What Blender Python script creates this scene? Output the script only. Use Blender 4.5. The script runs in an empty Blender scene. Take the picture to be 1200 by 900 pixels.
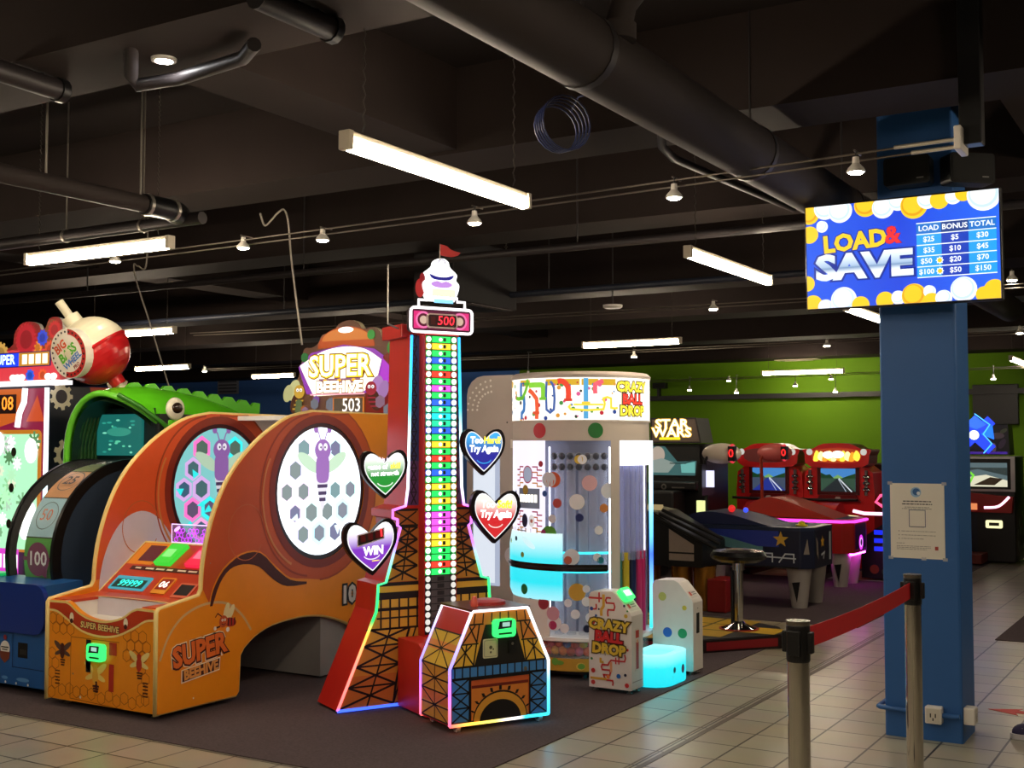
import bpy, math, random
from mathutils import Matrix, Vector
random.seed(7)
C = bpy.context.scene.collection
SC = bpy.context.scene
R = math.radians

# ------------------------------------------------------------------ camera
FPX, CAMZ, YAW, PITCH = 1400.0, 1.5, R(31.1), math.atan(70 / 1400.0)
cd = bpy.data.cameras.new('camera')
cd.sensor_fit = 'HORIZONTAL'; cd.sensor_width = 36.0; cd.lens = 36.0 * FPX / 1200.0
cd.clip_start = 0.05; cd.clip_end = 100
cam = bpy.data.objects.new('camera', cd); C.objects.link(cam)
cam.location = (0, 0, CAMZ); cam.rotation_euler = (math.pi / 2 + PITCH, 0, YAW)
SC.camera = cam

# ------------------------------------------------------------------ colour management, world
SC.view_settings.view_transform = 'Standard'; SC.view_settings.look = 'None'
SC.view_settings.exposure = 1.35; SC.view_settings.gamma = 1.0
SC.view_settings.use_curve_mapping = False
w = bpy.data.worlds.new('world'); SC.world = w; w.use_nodes = True
w.node_tree.nodes['Background'].inputs[0].default_value = (0.9, 0.8, 0.75, 1)
w.node_tree.nodes['Background'].inputs[1].default_value = 0.0
TUBE_W = 30.0       # strength of the fluorescent tubes
SPOT_W = 40.0
EK = 0.46            # brightness of the lit signs beside the room lamps

# ------------------------------------------------------------------ turning a point of the photograph into a place in the room
_F = Vector((-math.sin(YAW) * math.cos(PITCH), math.cos(YAW) * math.cos(PITCH), math.sin(PITCH)))
_R = Vector((math.cos(YAW), math.sin(YAW), 0)); _U = _R.cross(_F); _O = Vector((0, 0, CAMZ))
def ray(px, py): return _F * FPX + _R * (px - 600) + _U * (450 - py)
def onX(px, py, x): r = ray(px, py); return _O + r * (x / r.x)
def onY(px, py, y): r = ray(px, py); return _O + r * (y / r.y)
def onZ(px, py, z=0.0): r = ray(px, py); return _O + r * ((z - CAMZ) / r.z)

# ------------------------------------------------------------------ materials
def lin(h):
    h = h.lstrip('#'); c = [int(h[i:i + 2], 16) / 255 for i in (0, 2, 4)]
    return tuple((x / 12.92 if x <= 0.04045 else ((x + 0.055) / 1.055) ** 2.4) for x in c) + (1,)
_M = {}
def pm(hexc, rough=0.45, metal=0.0, vary=0.06, spec=0.5, scale=14):
    k = ('p', hexc, rough, metal, vary)
    if k in _M: return _M[k]
    m = bpy.data.materials.new('paint_' + hexc); m.use_nodes = True
    nt = m.node_tree; b = nt.nodes['Principled BSDF']; c = lin(hexc)
    b.inputs['Roughness'].default_value = rough; b.inputs['Metallic'].default_value = metal
    b.inputs['Specular IOR Level'].default_value = spec
    if vary:
        tc = nt.nodes.new('ShaderNodeTexCoord'); n = nt.nodes.new('ShaderNodeTexNoise'); r = nt.nodes.new('ShaderNodeValToRGB')
        n.inputs['Scale'].default_value = scale; n.inputs['Detail'].default_value = 3
        r.color_ramp.elements[0].color = tuple(x * (1 - vary) for x in c[:3]) + (1,)
        r.color_ramp.elements[1].color = tuple(min(1, x * (1 + vary)) for x in c[:3]) + (1,)
        nt.links.new(tc.outputs['Object'], n.inputs['Vector']); nt.links.new(n.outputs['Fac'], r.inputs['Fac'])
        nt.links.new(r.outputs['Color'], b.inputs['Base Color'])
    else:
        b.inputs['Base Color'].default_value = c
    _M[k] = m; return m
def em(hexc, s=1.0, base=None):
    k = ('e', hexc, s, base)
    if k in _M: return _M[k]
    m = bpy.data.materials.new('light_' + hexc); m.use_nodes = True
    b = m.node_tree.nodes['Principled BSDF']
    b.inputs['Base Color'].default_value = lin(base or hexc) if base else tuple(0.08 * x for x in lin(hexc)[:3]) + (1,)
    b.inputs['Roughness'].default_value = 0.35
    b.inputs['Emission Color'].default_value = lin(hexc); b.inputs['Emission Strength'].default_value = s * (EK if s < 20 else 1)
    _M[k] = m; return m
def glass(hexc='ffffff', a=0.12, rough=0.05):
    k = ('g', hexc, a)
    if k in _M: return _M[k]
    m = bpy.data.materials.new('acrylic_' + hexc); m.use_nodes = True; nt = m.node_tree
    b = nt.nodes['Principled BSDF']; b.inputs['Base Color'].default_value = lin(hexc); b.inputs['Roughness'].default_value = rough
    b.inputs['Alpha'].default_value = a
    _M[k] = m; return m
def led(name, stops, s, axis='Z', lo=0.0, hi=1.0):
    """LED strip whose colour runs along the strip."""
    m = bpy.data.materials.new(name); m.use_nodes = True; nt = m.node_tree; b = nt.nodes['Principled BSDF']
    tc = nt.nodes.new('ShaderNodeTexCoord'); sp = nt.nodes.new('ShaderNodeSeparateXYZ'); mr = nt.nodes.new('ShaderNodeMapRange'); cr = nt.nodes.new('ShaderNodeValToRGB')
    mr.inputs['From Min'].default_value = lo; mr.inputs['From Max'].default_value = hi
    e = cr.color_ramp.elements
    while len(e) < len(stops): e.new(0.5)
    for q, (p, h) in zip(e, stops): q.position = p; q.color = lin(h)
    nt.links.new(tc.outputs['Object'], sp.inputs[0]); nt.links.new(sp.outputs[axis], mr.inputs['Value'])
    nt.links.new(mr.outputs[0], cr.inputs[0]); nt.links.new(cr.outputs[0], b.inputs['Emission Color'])
    b.inputs['Emission Strength'].default_value = s * EK; b.inputs['Base Color'].default_value = (.03, .03, .03, 1)
    return m
BLACK = pm('0c0c0e', .4); RUBBER = pm('050505', .6); CHROME = pm('d4d0ca', .07, 1.0, 0.03); WHITE = pm('e9e4dc', .4); STEEL = pm('9a958c', .3, 1.0)
INK = pm('0a0a0a', .5, 0, 0)

# ------------------------------------------------------------------ mesh builder
_TX = {}
def text_mesh(s, off, shear):
    k = (s, off, shear)
    if k not in _TX:
        cu = bpy.data.curves.new('t', 'FONT'); cu.body = s; cu.size = 1; cu.offset = off; cu.resolution_u = 2; cu.shear = shear
        cu.align_x = 'CENTER'; cu.align_y = 'CENTER'
        o = bpy.data.objects.new('t', cu); C.objects.link(o); bpy.context.view_layer.update()
        me = bpy.data.meshes.new_from_object(o.evaluated_get(bpy.context.evaluated_depsgraph_get()))
        _TX[k] = ([v.co.copy() for v in me.vertices], [tuple(p.vertices) for p in me.polygons])
        bpy.data.objects.remove(o); bpy.data.curves.remove(cu); bpy.data.meshes.remove(me)
    return _TX[k]
X, Y, Z = Vector((1, 0, 0)), Vector((0, 1, 0)), Vector((0, 0, 1))
class MB:
    def __init__(s): s.v = []; s.f = []; s.mi = []; s.sm = []; s.mats = []; s.M = Matrix()
    def frame(s, o=(0, 0, 0), U=X, V=Y):
        U = Vector(U).normalized(); V = Vector(V).normalized(); N = U.cross(V)
        s.M = Matrix(((U.x, V.x, N.x, o[0]), (U.y, V.y, N.y, o[1]), (U.z, V.z, N.z, o[2]), (0, 0, 0, 1))); return s
    def front(s, y=0, x=0, z=0): return s.frame((x, y, z), X, Z)            # looking at -Y
    def right(s, x=0, y=0, z=0): return s.frame((x, y, z), Y, Z)            # looking at +X
    def _m(s, mat):
        if mat not in s.mats: s.mats.append(mat)
        return s.mats.index(mat)
    def add(s, vs, fs, mat, smooth=False):
        n = len(s.v); s.v += [s.M @ Vector(p) for p in vs]; i = s._m(mat)
        for f in fs: s.f.append([n + q for q in f]); s.mi.append(i); s.sm.append(smooth)
        return s
    def box(s, a, b, c, d, e, f, mat):
        vs = [(x, y, z) for z in (e, f) for y in (c, d) for x in (a, b)]
        return s.add(vs, [(0, 2, 3, 1), (4, 5, 7, 6), (0, 1, 5, 4), (2, 6, 7, 3), (0, 4, 6, 2), (1, 3, 7, 5)], mat)
    def prism(s, poly, w0, w1, mat, side=None, back=None):
        n = len(poly); A = sum(poly[i][0] * poly[(i + 1) % n][1] - poly[(i + 1) % n][0] * poly[i][1] for i in range(n))
        if A < 0: poly = poly[::-1]
        s.add([(u, v, w1) for u, v in poly], [tuple(range(n))], mat)
        s.add([(u, v, w0) for u, v in poly], [tuple(range(n))[::-1]], back or mat)
        s.add([(u, v, w0) for u, v in poly] + [(u, v, w1) for u, v in poly], [(i, (i + 1) % n, n + (i + 1) % n, n + i) for i in range(n)], side or mat)
        return s
    def flat(s, poly, w, mat):
        n = len(poly); A = sum(poly[i][0] * poly[(i + 1) % n][1] - poly[(i + 1) % n][0] * poly[i][1] for i in range(n))
        if A < 0: poly = poly[::-1]
        return s.add([(u, v, w) for u, v in poly], [tuple(range(n))], mat)
    def rect(s, a, b, c, d, w, mat): return s.flat([(a, c), (b, c), (b, d), (a, d)], w, mat)
    def disc(s, u, v, r, w, mat, n=24, ry=None, rot=0, a0=0, a1=360): return s.flat(ell(u, v, r, ry or r, n, rot, a0, a1), w, mat)
    def ring(s, u, v, r0, r1, w, mat, n=32, e=1.0, a0=0, a1=360):
        full = abs(a1 - a0) >= 360; k = n if full else n + 1
        an = [R(a0 + (a1 - a0) * i / n) for i in range(k)]
        vs = [(u + r0 * e * math.cos(t), v + r0 * math.sin(t), w) for t in an] + [(u + r1 * e * math.cos(t), v + r1 * math.sin(t), w) for t in an]
        return s.add(vs, [(i, k + i, k + (i + 1) % k, (i + 1) % k) for i in range(n)], mat)
    def stroke(s, pts, wd, w, mat, closed=False):
        P = [Vector((p[0], p[1])) for p in pts]; n = len(P); L = []; Q = []
        for i in range(n):
            a = P[(i - 1) % n] if closed or i else P[0]; b = P[(i + 1) % n] if closed or i < n - 1 else P[-1]
            d1 = (P[i] - a); d2 = (b - P[i])
            d1 = d1.normalized() if d1.length > 1e-9 else d2.normalized(); d2 = d2.normalized() if d2.length > 1e-9 else d1
            t = (d1 + d2); t = t.normalized() if t.length > 1e-6 else d1
            nn = Vector((-t.y, t.x)); c = max(.45, abs(nn.dot(Vector((-d1.y, d1.x)))))
            L.append(P[i] + nn * wd / 2 / c); Q.append(P[i] - nn * wd / 2 / c)
        k = n if closed else n - 1
        return s.add([(p.x, p.y, w) for p in L + Q], [(n + i, n + (i + 1) % n, (i + 1) % n, i) for i in range(k)], mat)
    def text(s, t, u, v, size, w, mat, off=0.0, rot=0, sx=1.0, shear=0.0):
        vs, fs = text_mesh(t, off, shear); c, q = math.cos(R(rot)), math.sin(R(rot))
        return s.add([(u + (p.x * sx * c - p.y * q) * size, v + (p.x * sx * q + p.y * c) * size, w) for p in vs], fs, mat)
    def otext(s, t, u, v, size, w, mat, omat, off=0.012, ooff=0.05, rot=0, sx=1.0, shear=0.0):
        s.text(t, u, v, size, w, omat, ooff, rot, sx, shear)
        return s.text(t, u, v, size, w + 0.0012, mat, off, rot, sx, shear)
    def tube(s, pts, r, mat, n=8, closed=False, caps=True):
        P = [Vector(p) for p in pts]; N = len(P); rs = r if isinstance(r, (list, tuple)) else [r] * N
        vs = []; up = None
        for i in range(N):
            a = P[i - 1] if (i or closed) else P[0]; b = P[(i + 1) % N] if (i < N - 1 or closed) else P[-1]
            t = (b - a).normalized()
            if up is None: up = t.orthogonal().normalized()
            up = (up - t * up.dot(t)); up = up.normalized() if up.length > 1e-6 else t.orthogonal().normalized()
            sd = t.cross(up)
            for k in range(n):
                an = 2 * math.pi * k / n; vs.append(P[i] + (up * math.cos(an) + sd * math.sin(an)) * rs[i])
        fs = []
        for i in range(N if closed else N - 1):
            j = (i + 1) % N
            for k in range(n): fs.append((i * n + k, i * n + (k + 1) % n, j * n + (k + 1) % n, j * n + k))
        s.add(vs, fs, mat, True)
        if caps and not closed: s.add(vs[:n], [tuple(range(n))[::-1]], mat); s.add(vs[-n:], [tuple(range(n))], mat)
        return s
    def lathe(s, prof, mat, n=24, c=(0, 0, 0), a0=0, a1=360, smooth=True, mats=None):
        full = abs(a1 - a0) >= 360; k = n if full else n + 1; m = len(prof)
        vs = [(c[0] + r * math.cos(R(a0 + (a1 - a0) * i / n)), c[1] + r * math.sin(R(a0 + (a1 - a0) * i / n)), c[2] + z) for i in range(k) for r, z in prof]
        for j in range(m - 1):
            fs = [(i * m + j, ((i + 1) % k) * m + j, ((i + 1) % k) * m + j + 1, i * m + j + 1) for i in range(n)]
            s.add(vs, fs, mats[j] if mats else mat, smooth)
        return s
    def ball(s, c, r, mat, n=16, m=10, sc=(1, 1, 1)):
        vs = [(c[0], c[1], c[2] - r * sc[2])]
        for j in range(1, m):
            ph = -math.pi / 2 + math.pi * j / m
            vs += [(c[0] + r * sc[0] * math.cos(ph) * math.cos(2 * math.pi * i / n), c[1] + r * sc[1] * math.cos(ph) * math.sin(2 * math.pi * i / n), c[2] + r * sc[2] * math.sin(ph)) for i in range(n)]
        vs.append((c[0], c[1], c[2] + r * sc[2])); fs = []
        for i in range(n): fs.append((0, 1 + (i + 1) % n, 1 + i)); fs.append((len(vs) - 1, 1 + (m - 2) * n + i, 1 + (m - 2) * n + (i + 1) % n))
        for j in range(m - 2):
            for i in range(n): fs.append((1 + j * n + i, 1 + j * n + (i + 1) % n, 1 + (j + 1) * n + (i + 1) % n, 1 + (j + 1) * n + i))
        return s.add(vs, fs, mat, True)
    def build(s, name, parent=None, label=None, bev=0.0, seg=2):
        me = bpy.data.meshes.new(name); me.from_pydata([tuple(p) for p in s.v], [], s.f)
        for m in s.mats: me.materials.append(m)
        me.polygons.foreach_set('material_index', s.mi); me.polygons.foreach_set('use_smooth', s.sm); me.update()
        o = bpy.data.objects.new(name, me); C.objects.link(o)
        if parent: o.parent = parent
        if label: o['label'] = label
        if bev:
            b = o.modifiers.new('bevel', 'BEVEL'); b.width = bev; b.segments = seg; b.limit_method = 'ANGLE'; b.angle_limit = R(40)
        return o
def ell(u, v, ru, rv, n=24, rot=0, a0=0, a1=360):
    k = n if abs(a1 - a0) >= 360 else n + 1; c, q = math.cos(R(rot)), math.sin(R(rot)); o = []
    for i in range(k):
        t = R(a0 + (a1 - a0) * i / n); a, b = ru * math.cos(t), rv * math.sin(t); o.append((u + a * c - b * q, v + a * q + b * c))
    return o
def rrect(a, b, c, d, r, n=4):
    o = []
    for (x, y, s0) in ((b - r, d - r, 0), (a + r, d - r, 90), (a + r, c + r, 180), (b - r, c + r, 270)):
        o += [(x + r * math.cos(R(s0 + 90 * i / n)), y + r * math.sin(R(s0 + 90 * i / n))) for i in range(n + 1)]
    return o
def spline(pts, k=6, closed=False):
    P = [Vector(p) for p in pts]; n = len(P); o = []
    for i in range(n if closed else n - 1):
        g = lambda j: P[j % n] if closed else P[max(0, min(n - 1, j))]
        a, b, c, d = g(i - 1), g(i), g(i + 1), g(i + 2)
        for t in range(k):
            t /= k; o.append(tuple(0.5 * ((2 * b) + (c - a) * t + (2 * a - 5 * b + 4 * c - d) * t * t + (3 * b - a - 3 * c + d) * t ** 3)))
    if not closed: o.append(tuple(P[-1]))
    return o
def star(u, v, r, r2, n=5, rot=90): return [(u + (r if i % 2 == 0 else r2) * math.cos(R(rot + 180 * i / n)), v + (r if i % 2 == 0 else r2) * math.sin(R(rot + 180 * i / n))) for i in range(2 * n)]
def gear(u, v, r, r2, n=10, e=1.0):
    o = []
    for i in range(n):
        for f, q in ((-.32, r2), (-.2, r), (.2, r), (.32, r2)):
            t = 2 * math.pi * (i + f) / n; o.append((u + e * q * math.cos(t), v + q * math.sin(t)))
    return o
def hexa(u, v, r): return ell(u, v, r, r, 6, 30)
def heart(r, n=40):
    o = []
    for i in range(n):
        t = 2 * math.pi * i / n; s_ = math.sin(t); o.append((r * math.copysign(abs(s_) ** 1.75, s_), r * (13 * math.cos(t) - 5 * math.cos(2 * t) - 2 * math.cos(3 * t) - math.cos(4 * t)) / 15.5))
    return o

# ------------------------------------------------------------------ things
def thing(name, label, cat, loc=(0, 0, 0), rz=0, group=None):
    o = bpy.data.objects.new(name, None); C.objects.link(o); o.empty_display_size = .1
    o.location = loc; o.rotation_euler = (0, 0, rz); o['label'] = label; o['category'] = cat
    if group: o['group'] = group
    return o
def tag(o, label, cat, group=None):
    o['label'] = label; o['category'] = cat
    if group: o['group'] = group
    return o
def struct(mb, name, bev=0):
    o = mb.build(name, bev=bev); o['kind'] = 'structure'; return o
def copy_tree(o, parent=None):
    c = o.copy(); C.objects.link(c)
    if parent: c.parent = parent
    for ch in list(o.children): copy_tree(ch, c)
    return c
# ================================================================== THE ROOM
def tile_mat():
    m = bpy.data.materials.new('floor_tiles'); m.use_nodes = True; nt = m.node_tree; b = nt.nodes['Principled BSDF']
    tc = nt.nodes.new('ShaderNodeTexCoord'); mp = nt.nodes.new('ShaderNodeMapping'); br = nt.nodes.new('ShaderNodeTexBrick')
    mp.inputs['Location'].default_value = (-0.13, -0.02, 0)
    br.offset = 0; br.squash = 1
    br.inputs['Scale'].default_value = 1; br.inputs['Brick Width'].default_value = .285; br.inputs['Row Height'].default_value = .285
    br.inputs['Mortar Size'].default_value = .006; br.inputs['Mortar Smooth'].default_value = .2; br.inputs['Bias'].default_value = 0
    br.inputs['Color1'].default_value = lin('b5ad9a'); br.inputs['Color2'].default_value = lin('a8a08d'); br.inputs['Mortar'].default_value = lin('2e2922')
    n = nt.nodes.new('ShaderNodeTexNoise'); n.inputs['Scale'].default_value = 2.5; n.inputs['Detail'].default_value = 5
    mx = nt.nodes.new('ShaderNodeMix'); mx.data_type = 'RGBA'; mx.blend_type = 'MULTIPLY'; mx.inputs[0].default_value = 0.35
    nt.links.new(tc.outputs['Object'], mp.inputs[0]); nt.links.new(mp.outputs[0], br.inputs[0]); nt.links.new(tc.outputs['Object'], n.inputs['Vector'])
    nt.links.new(br.outputs['Color'], mx.inputs[6]); nt.links.new(n.outputs['Color'], mx.inputs[7]); nt.links.new(mx.outputs[2], b.inputs['Base Color'])
    b.inputs['Roughness'].default_value = .28; b.inputs['Specular IOR Level'].default_value = .35
    bu = nt.nodes.new('ShaderNodeBump'); bu.inputs['Strength'].default_value = .3; bu.inputs['Distance'].default_value = .002; bu.invert = True
    nt.links.new(br.outputs['Fac'], bu.inputs['Height']); nt.links.new(bu.outputs[0], b.inputs['Normal'])
    return m
def carpet_mat():
    m = bpy.data.materials.new('carpet_pile'); m.use_nodes = True; nt = m.node_tree; b = nt.nodes['Principled BSDF']
    tc = nt.nodes.new('ShaderNodeTexCoord'); n = nt.nodes.new('ShaderNodeTexNoise'); n.inputs['Scale'].default_value = 90; n.inputs['Detail'].default_value = 4
    r = nt.nodes.new('ShaderNodeValToRGB'); r.color_ramp.elements[0].color = lin('3f3638'); r.color_ramp.elements[1].color = lin('64585a')
    nt.links.new(tc.outputs['Object'], n.inputs['Vector']); nt.links.new(n.outputs['Fac'], r.inputs[0]); nt.links.new(r.outputs[0], b.inputs['Base Color'])
    b.inputs['Roughness'].default_value = .95; b.inputs['Specular IOR Level'].default_value = .1
    return m
TILE, CARPET = tile_mat(), carpet_mat()
X0, X1, Y0, Y1, ZC = -24.0, 7.0, -5.0, 19.0, 3.55
mb = MB().box(X0, X1, Y0, Y1, -.1, 0, TILE); mb.box(-2.415, -2.385, Y0, 13.0, -.05, .0015, pm('5b5145', .4)); mb.box(-2.46, -2.45, Y0, 13.0, -.05, .0012, pm('6b6154', .4)); struct(mb, 'floor')
mb = MB()
mb.box(-23.9, -2.97, 4.31, 8.75, -.02, .006, CARPET); struct(mb, 'floor_carpet')
mb = MB().box(-23.9, -2.66, 9.86, 13.25, -.02, .006, CARPET); struct(mb, 'floor_carpet')
mb = MB().box(-23.9, -2.66, 14.3, 18.9, -.02, .006, CARPET); struct(mb, 'floor_carpet')
mb = MB().box(-1.6, 5.5, 9.8, 18.9, -.02, .006, CARPET); struct(mb, 'floor_carpet')
DARKCEIL = pm('1e1817', .85, 0, .2, .2, 3); BEAM = pm('2a2220', .8, 0, .15, .2, 3)
mb = MB().box(X0, X1, Y0, Y1 + .3, ZC, ZC + .1, DARKCEIL); struct(mb, 'ceiling')
GREEN = pm('5c860c', .7, 0, .06, .2, 1.5); BLUEW = pm('4a78c8', .7, 0, .06, .2, 1.5)
mb = MB().box(-11.3, X1, Y1, Y1 + .2, -.1, 2.95, GREEN); mb.box(-11.3, X1, Y1, Y1 + .2, 2.95, ZC, DARKCEIL)
mb.box(X0, -11.3, Y1, Y1 + .2, -.1, 2.95, BLUEW); mb.box(X0, -11.3, Y1, Y1 + .2, 2.95, ZC, DARKCEIL); struct(mb, 'wall_back')
mb = MB().box(X0 - .2, X0, Y0, Y1, -.1, ZC, BLUEW); struct(mb, 'wall_left')
mb = MB().box(X1, X1 + .2, Y0, Y1, -.1, ZC, pm('2c2724', .8)); struct(mb, 'wall_right')
mb = MB().box(X0, X1, Y0 - .2, Y0, -.1, ZC, pm('2c2724', .8)); struct(mb, 'wall_front')
# concrete beams, all painted dark
for (a, b, c, d, z) in ((X0, X1, 3.05, 3.5, 3.05), (X0, X1, 5.35, 5.8, 3.08), (X0, X1, 7.4, 7.85, 3.05), (X0, X1, 10.3, 10.9, 3.0),
                        (X0, X1, 13.0, 13.6, 3.0), (X0, X1, 15.8, 16.4, 2.95), (X0, X1, 18.3, 19.0, 2.86)):
    mb = MB().box(a, b, c, d, z, ZC + .02, BEAM); struct(mb, 'ceiling_beam')
mb = MB().box(-3.95, -3.58, 3.5, 5.35, 3.1, ZC + .02, BEAM); struct(mb, 'ceiling_beam')
mb = MB().box(-9.3, -8.9, 3.5, 18.3, 3.12, ZC + .02, BEAM); struct(mb, 'ceiling_beam')
mb = MB().box(-.9, -.5, 5.8, 18.3, 3.12, ZC + .02, BEAM); struct(mb, 'ceiling_beam')
# the blue column
COLB = pm('2f62a4', .45, 0, .05, .4, 4)
cx0, cx1, cy0, cy1 = -1.578, -1.195, 6.345, 6.68
mb = MB().box(cx0, cx1, cy0, cy1, -.02, ZC + .03, COLB); o = struct(mb, 'column', .012)

# ------------------------------------------------------------------ fluorescent tubes
TUBE = em('ffebcf', TUBE_W, 'ffffff'); HOUS = pm('d8cdb8', .5)
def tube_light(x, y, along, label, L=1.25, z=2.6, group='fluorescent tube lights'):
    t = thing('tube_light', label, 'ceiling light', (x, y, z), R(90) if along == 'Y' else 0, group)
    mb = MB().box(-L / 2, L / 2, -.018, .018, .02, .042, HOUS); mb.build('housing', t, bev=.004)
    for s in (-1, 1):
        MB().box(s * L / 2 - .014, s * L / 2 + .014, -.026, .026, -.03, .042, HOUS).build('end_cap', t, bev=.004)
    mb = MB(); mb.tube([(-L / 2 + .02, 0, -.006), (L / 2 - .02, 0, -.006)], .027, TUBE, 12); mb.build('tube', t, 'glowing warm white tube')
    for s in (-.42, .42):
        mb = MB(); zt = ZC - z; n = int(zt / .03)
        for i in range(n):
            a = .058 + i * (zt - .06) / n; b = a + (zt - .06) / n
            mb.tube([(s * L + (.006 if i % 2 else 0), 0 if i % 2 else .006, a), (s * L - (.006 if i % 2 else 0), 0 if i % 2 else -.006, b)], .0028, pm('4c4640', .5, .6), 4, caps=False)
        mb.build('hanging_chain', t)
    return t
tube_light(-2.742, 4.02, 'Y', 'large bright tube light hanging from chains, nearest at top centre', 1.29)
tube_light(-2.663, 7.08, 'Y', 'glowing tube light slanting just left of the screen', 1.4)
tube_light(-5.57, 4.605, 'X', 'bright tube light at far left above the wheel game', 1.2)
tube_light(-5.63, 11.85, 'X', 'level tube light above the marquee of the ball machine', 1.17)
tube_light(-5.65, 18.0, 'X', 'level tube light in front of the green wall', 1.27)
p = onZ(190, 431, 2.6); tube_light(p.x, p.y, 'X', 'distant tube light above the green fish', 1.1)
p = onZ(331, 440, 2.6); tube_light(p.x - .2, p.y, 'X', 'distant tube light end left of the lit beehive sign', .9)
p = onZ(462, 414, 2.6); tube_light(p.x - .4, p.y, 'X', 'distant tube light between beehive sign and red tower', 1.25)
p = onZ(1008, 366, 2.6); tube_light(p.x, p.y + .2, 'Y', 'tube light half hidden under the bottom edge of the screen', 1.25)
p = onZ(1192, 423, 2.6); tube_light(p.x, p.y + .1, 'Y', 'tube light at the right edge of the photo', 1.25)
for (x, y, a) in ((-2.74, .8, 'Y'), (-5.8, 1.6, 'X'), (.6, 2.6, 'Y'), (.9, 6.6, 'Y'), (-8.6, 3.2, 'X'), (3.6, 11.5, 'Y'), (-9.4, 8.2, 'X'), (-2.74, -1.4, 'Y'), (.6, -.6, 'Y'), (-5.8, -1.0, 'X'), (-1.2, .6, 'Y')):  # unseen tubes added to brighten faces turned to the viewer
    tube_light(x, y, a, 'warm tube light outside the picture', 1.25, group='tube lights behind the viewer')

# ------------------------------------------------------------------ pipes and ducts under the ceiling
PIPE = pm('322b29', .7, 0, .1, .25, 5); PIPED = pm('2a2526', .5, .1, .1)
t = thing('ceiling_duct', 'large round grey duct running diagonally towards the screen', 'duct', (-1.915, 4, 2.87))
mb = MB(); mb.tube([(0, -6, 0), (0, 9, 0)], .13, PIPE, 20); mb.build('pipe', t)
for y in (-.35, 1.35, 2.9, 4.5):
    mb = MB(); mb.tube([(0, y - .02, 0), (0, y + .02, 0)], .135, PIPED, 20); mb.tube([(0, y, .1), (0, y, ZC - 2.86)], .006, PIPED, 6); mb.build('strap', t)
t = thing('ceiling_pipe', 'grey pipe at far left ending in a black elbow', 'pipe', (-4.84, 4.0, 2.75))
mb = MB(); mb.tube([(-.02, -2.6, 0), (0, .38, 0)], .046, PIPE, 14); mb.build('pipe', t)
mb = MB(); mb.tube([(0, .3, 0), (0, .46, 0), (-.01, .54, 0), (-.05, .6, 0), (-.12, .63, 0)], .056, BLACK, 14); mb.build('elbow', t)
for y in (.32, .5):
    mb = MB(); mb.tube([(0, y - .01, 0), (0, y + .01, 0)], .06, pm('b8b2a8', .3, .8), 14); mb.build('clamp', t)
for y in (.28, -.3):
    mb = MB(); mb.tube([(0, y, .04), (0, y, .72)], .006, pm('8a857c', .4, .7), 6); mb.build('hanger_rod', t)
t = thing('ceiling_pipe', 'thin dark pipe behind the elbow, with white hanger clips', 'pipe', (-5.4, 4.62, 2.72))
mb = MB(); mb.tube([(-4.5, 0, 0), (.55, 0, 0), (.66, 0, 0)], .034, PIPED, 12); mb.build('pipe', t)
for x in (-.45, .2):
    mb = MB(); mb.tube([(x - .008, 0, 0), (x + .008, 0, 0)], .04, pm('b8b2a8', .3, .8), 12); mb.build('clip', t)
    mb = MB(); mb.tube([(x, 0, .03), (x, 0, .8)], .005, pm('8a857c', .4, .7), 6); mb.build('hanger_rod', t)
t = thing('ceiling_pipe', 'black bent pipe under the beam beside the downlight', 'pipe')
mb = MB(); mb.tube([onZ(154, 60, 3.0) + Z * .12, onZ(154, 88, 3.0), onZ(160, 100, 3.0), onZ(210, 92, 3.0), onZ(285, 68, 3.0), onZ(298, 52, 3.0)], .028, PIPED, 10); mb.build('pipe', t)
for (a, b, lab) in (((-40, 70), (70, 106), 'short black pipe end at the upper left edge'), ((300, -5), (388, 34), 'black pipe end at the top, left of the duct')):
    t = thing('ceiling_pipe', lab, 'pipe'); A, B = onZ(*a, 3.0), onZ(*b, 3.0)
    mb = MB(); mb.tube([A, B], .045, PIPED, 12); mb.build('pipe', t)
    mb = MB(); mb.tube([A.lerp(B, .96), B + (B - A).normalized() * .02], .052, BLACK, 12); mb.build('end_collar', t)
    mb = MB(); mb.tube([A.lerp(B, .8), A.lerp(B, .8) + Z * .55], .01, BLACK, 6); mb.build('hanger_rod', t)
t = thing('ceiling_pipe', 'long thin pipe below the middle beams', 'pipe', (0, 7.35, 2.88))
mb = MB(); mb.tube([(-12, 0, 0), (-.9, 0, 0)], .03, PIPED, 10); mb.build('pipe', t)
for x in (-9, -6.4, -3.9): 
    mb = MB(); mb.tube([(x, 0, 0), (x, 0, .67)], .006, PIPED, 6); mb.build('hanger_rod', t)
t = thing('ceiling_pipe', 'blue tinted thin pipe behind the left of the duct', 'pipe', (0, 8.9, 2.8))
mb = MB(); mb.tube([(-13, 0, 0), (-2.4, 0, 0)], .028, pm('252a38', .5, .1), 10); mb.build('pipe', t)
for x in (-8, -5): 
    mb = MB(); mb.tube([(x, 0, 0), (x, 0, .75)], .006, PIPED, 6); mb.build('hanger_rod', t)
t = thing('ceiling_pipe', 'dark bent pipe crossing behind the duct', 'pipe', (0, 0, 0))
mb = MB(); mb.tube([onZ(774, 160, 3.0) + Z * .1, onZ(776, 172, 3.0), onZ(790, 186, 3.0), onZ(930, 245, 3.0)], .022, PIPED, 10); mb.build('pipe', t)
t = thing('ceiling_pipe', 'grey branch pipe joining the duct from above', 'pipe', (-1.83, 3.75, 3.0))
mb = MB(); mb.tube([(0, 0, -.06), (.02, .02, .06), (.1, .05, .16), (.12, .06, ZC - 3.0)], .05, PIPE, 12); mb.build('pipe', t)
mb = MB(); mb.tube([(0, 0, -.08), (0, 0, -.02)], .07, PIPE, 14); mb.build('collar', t)
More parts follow.
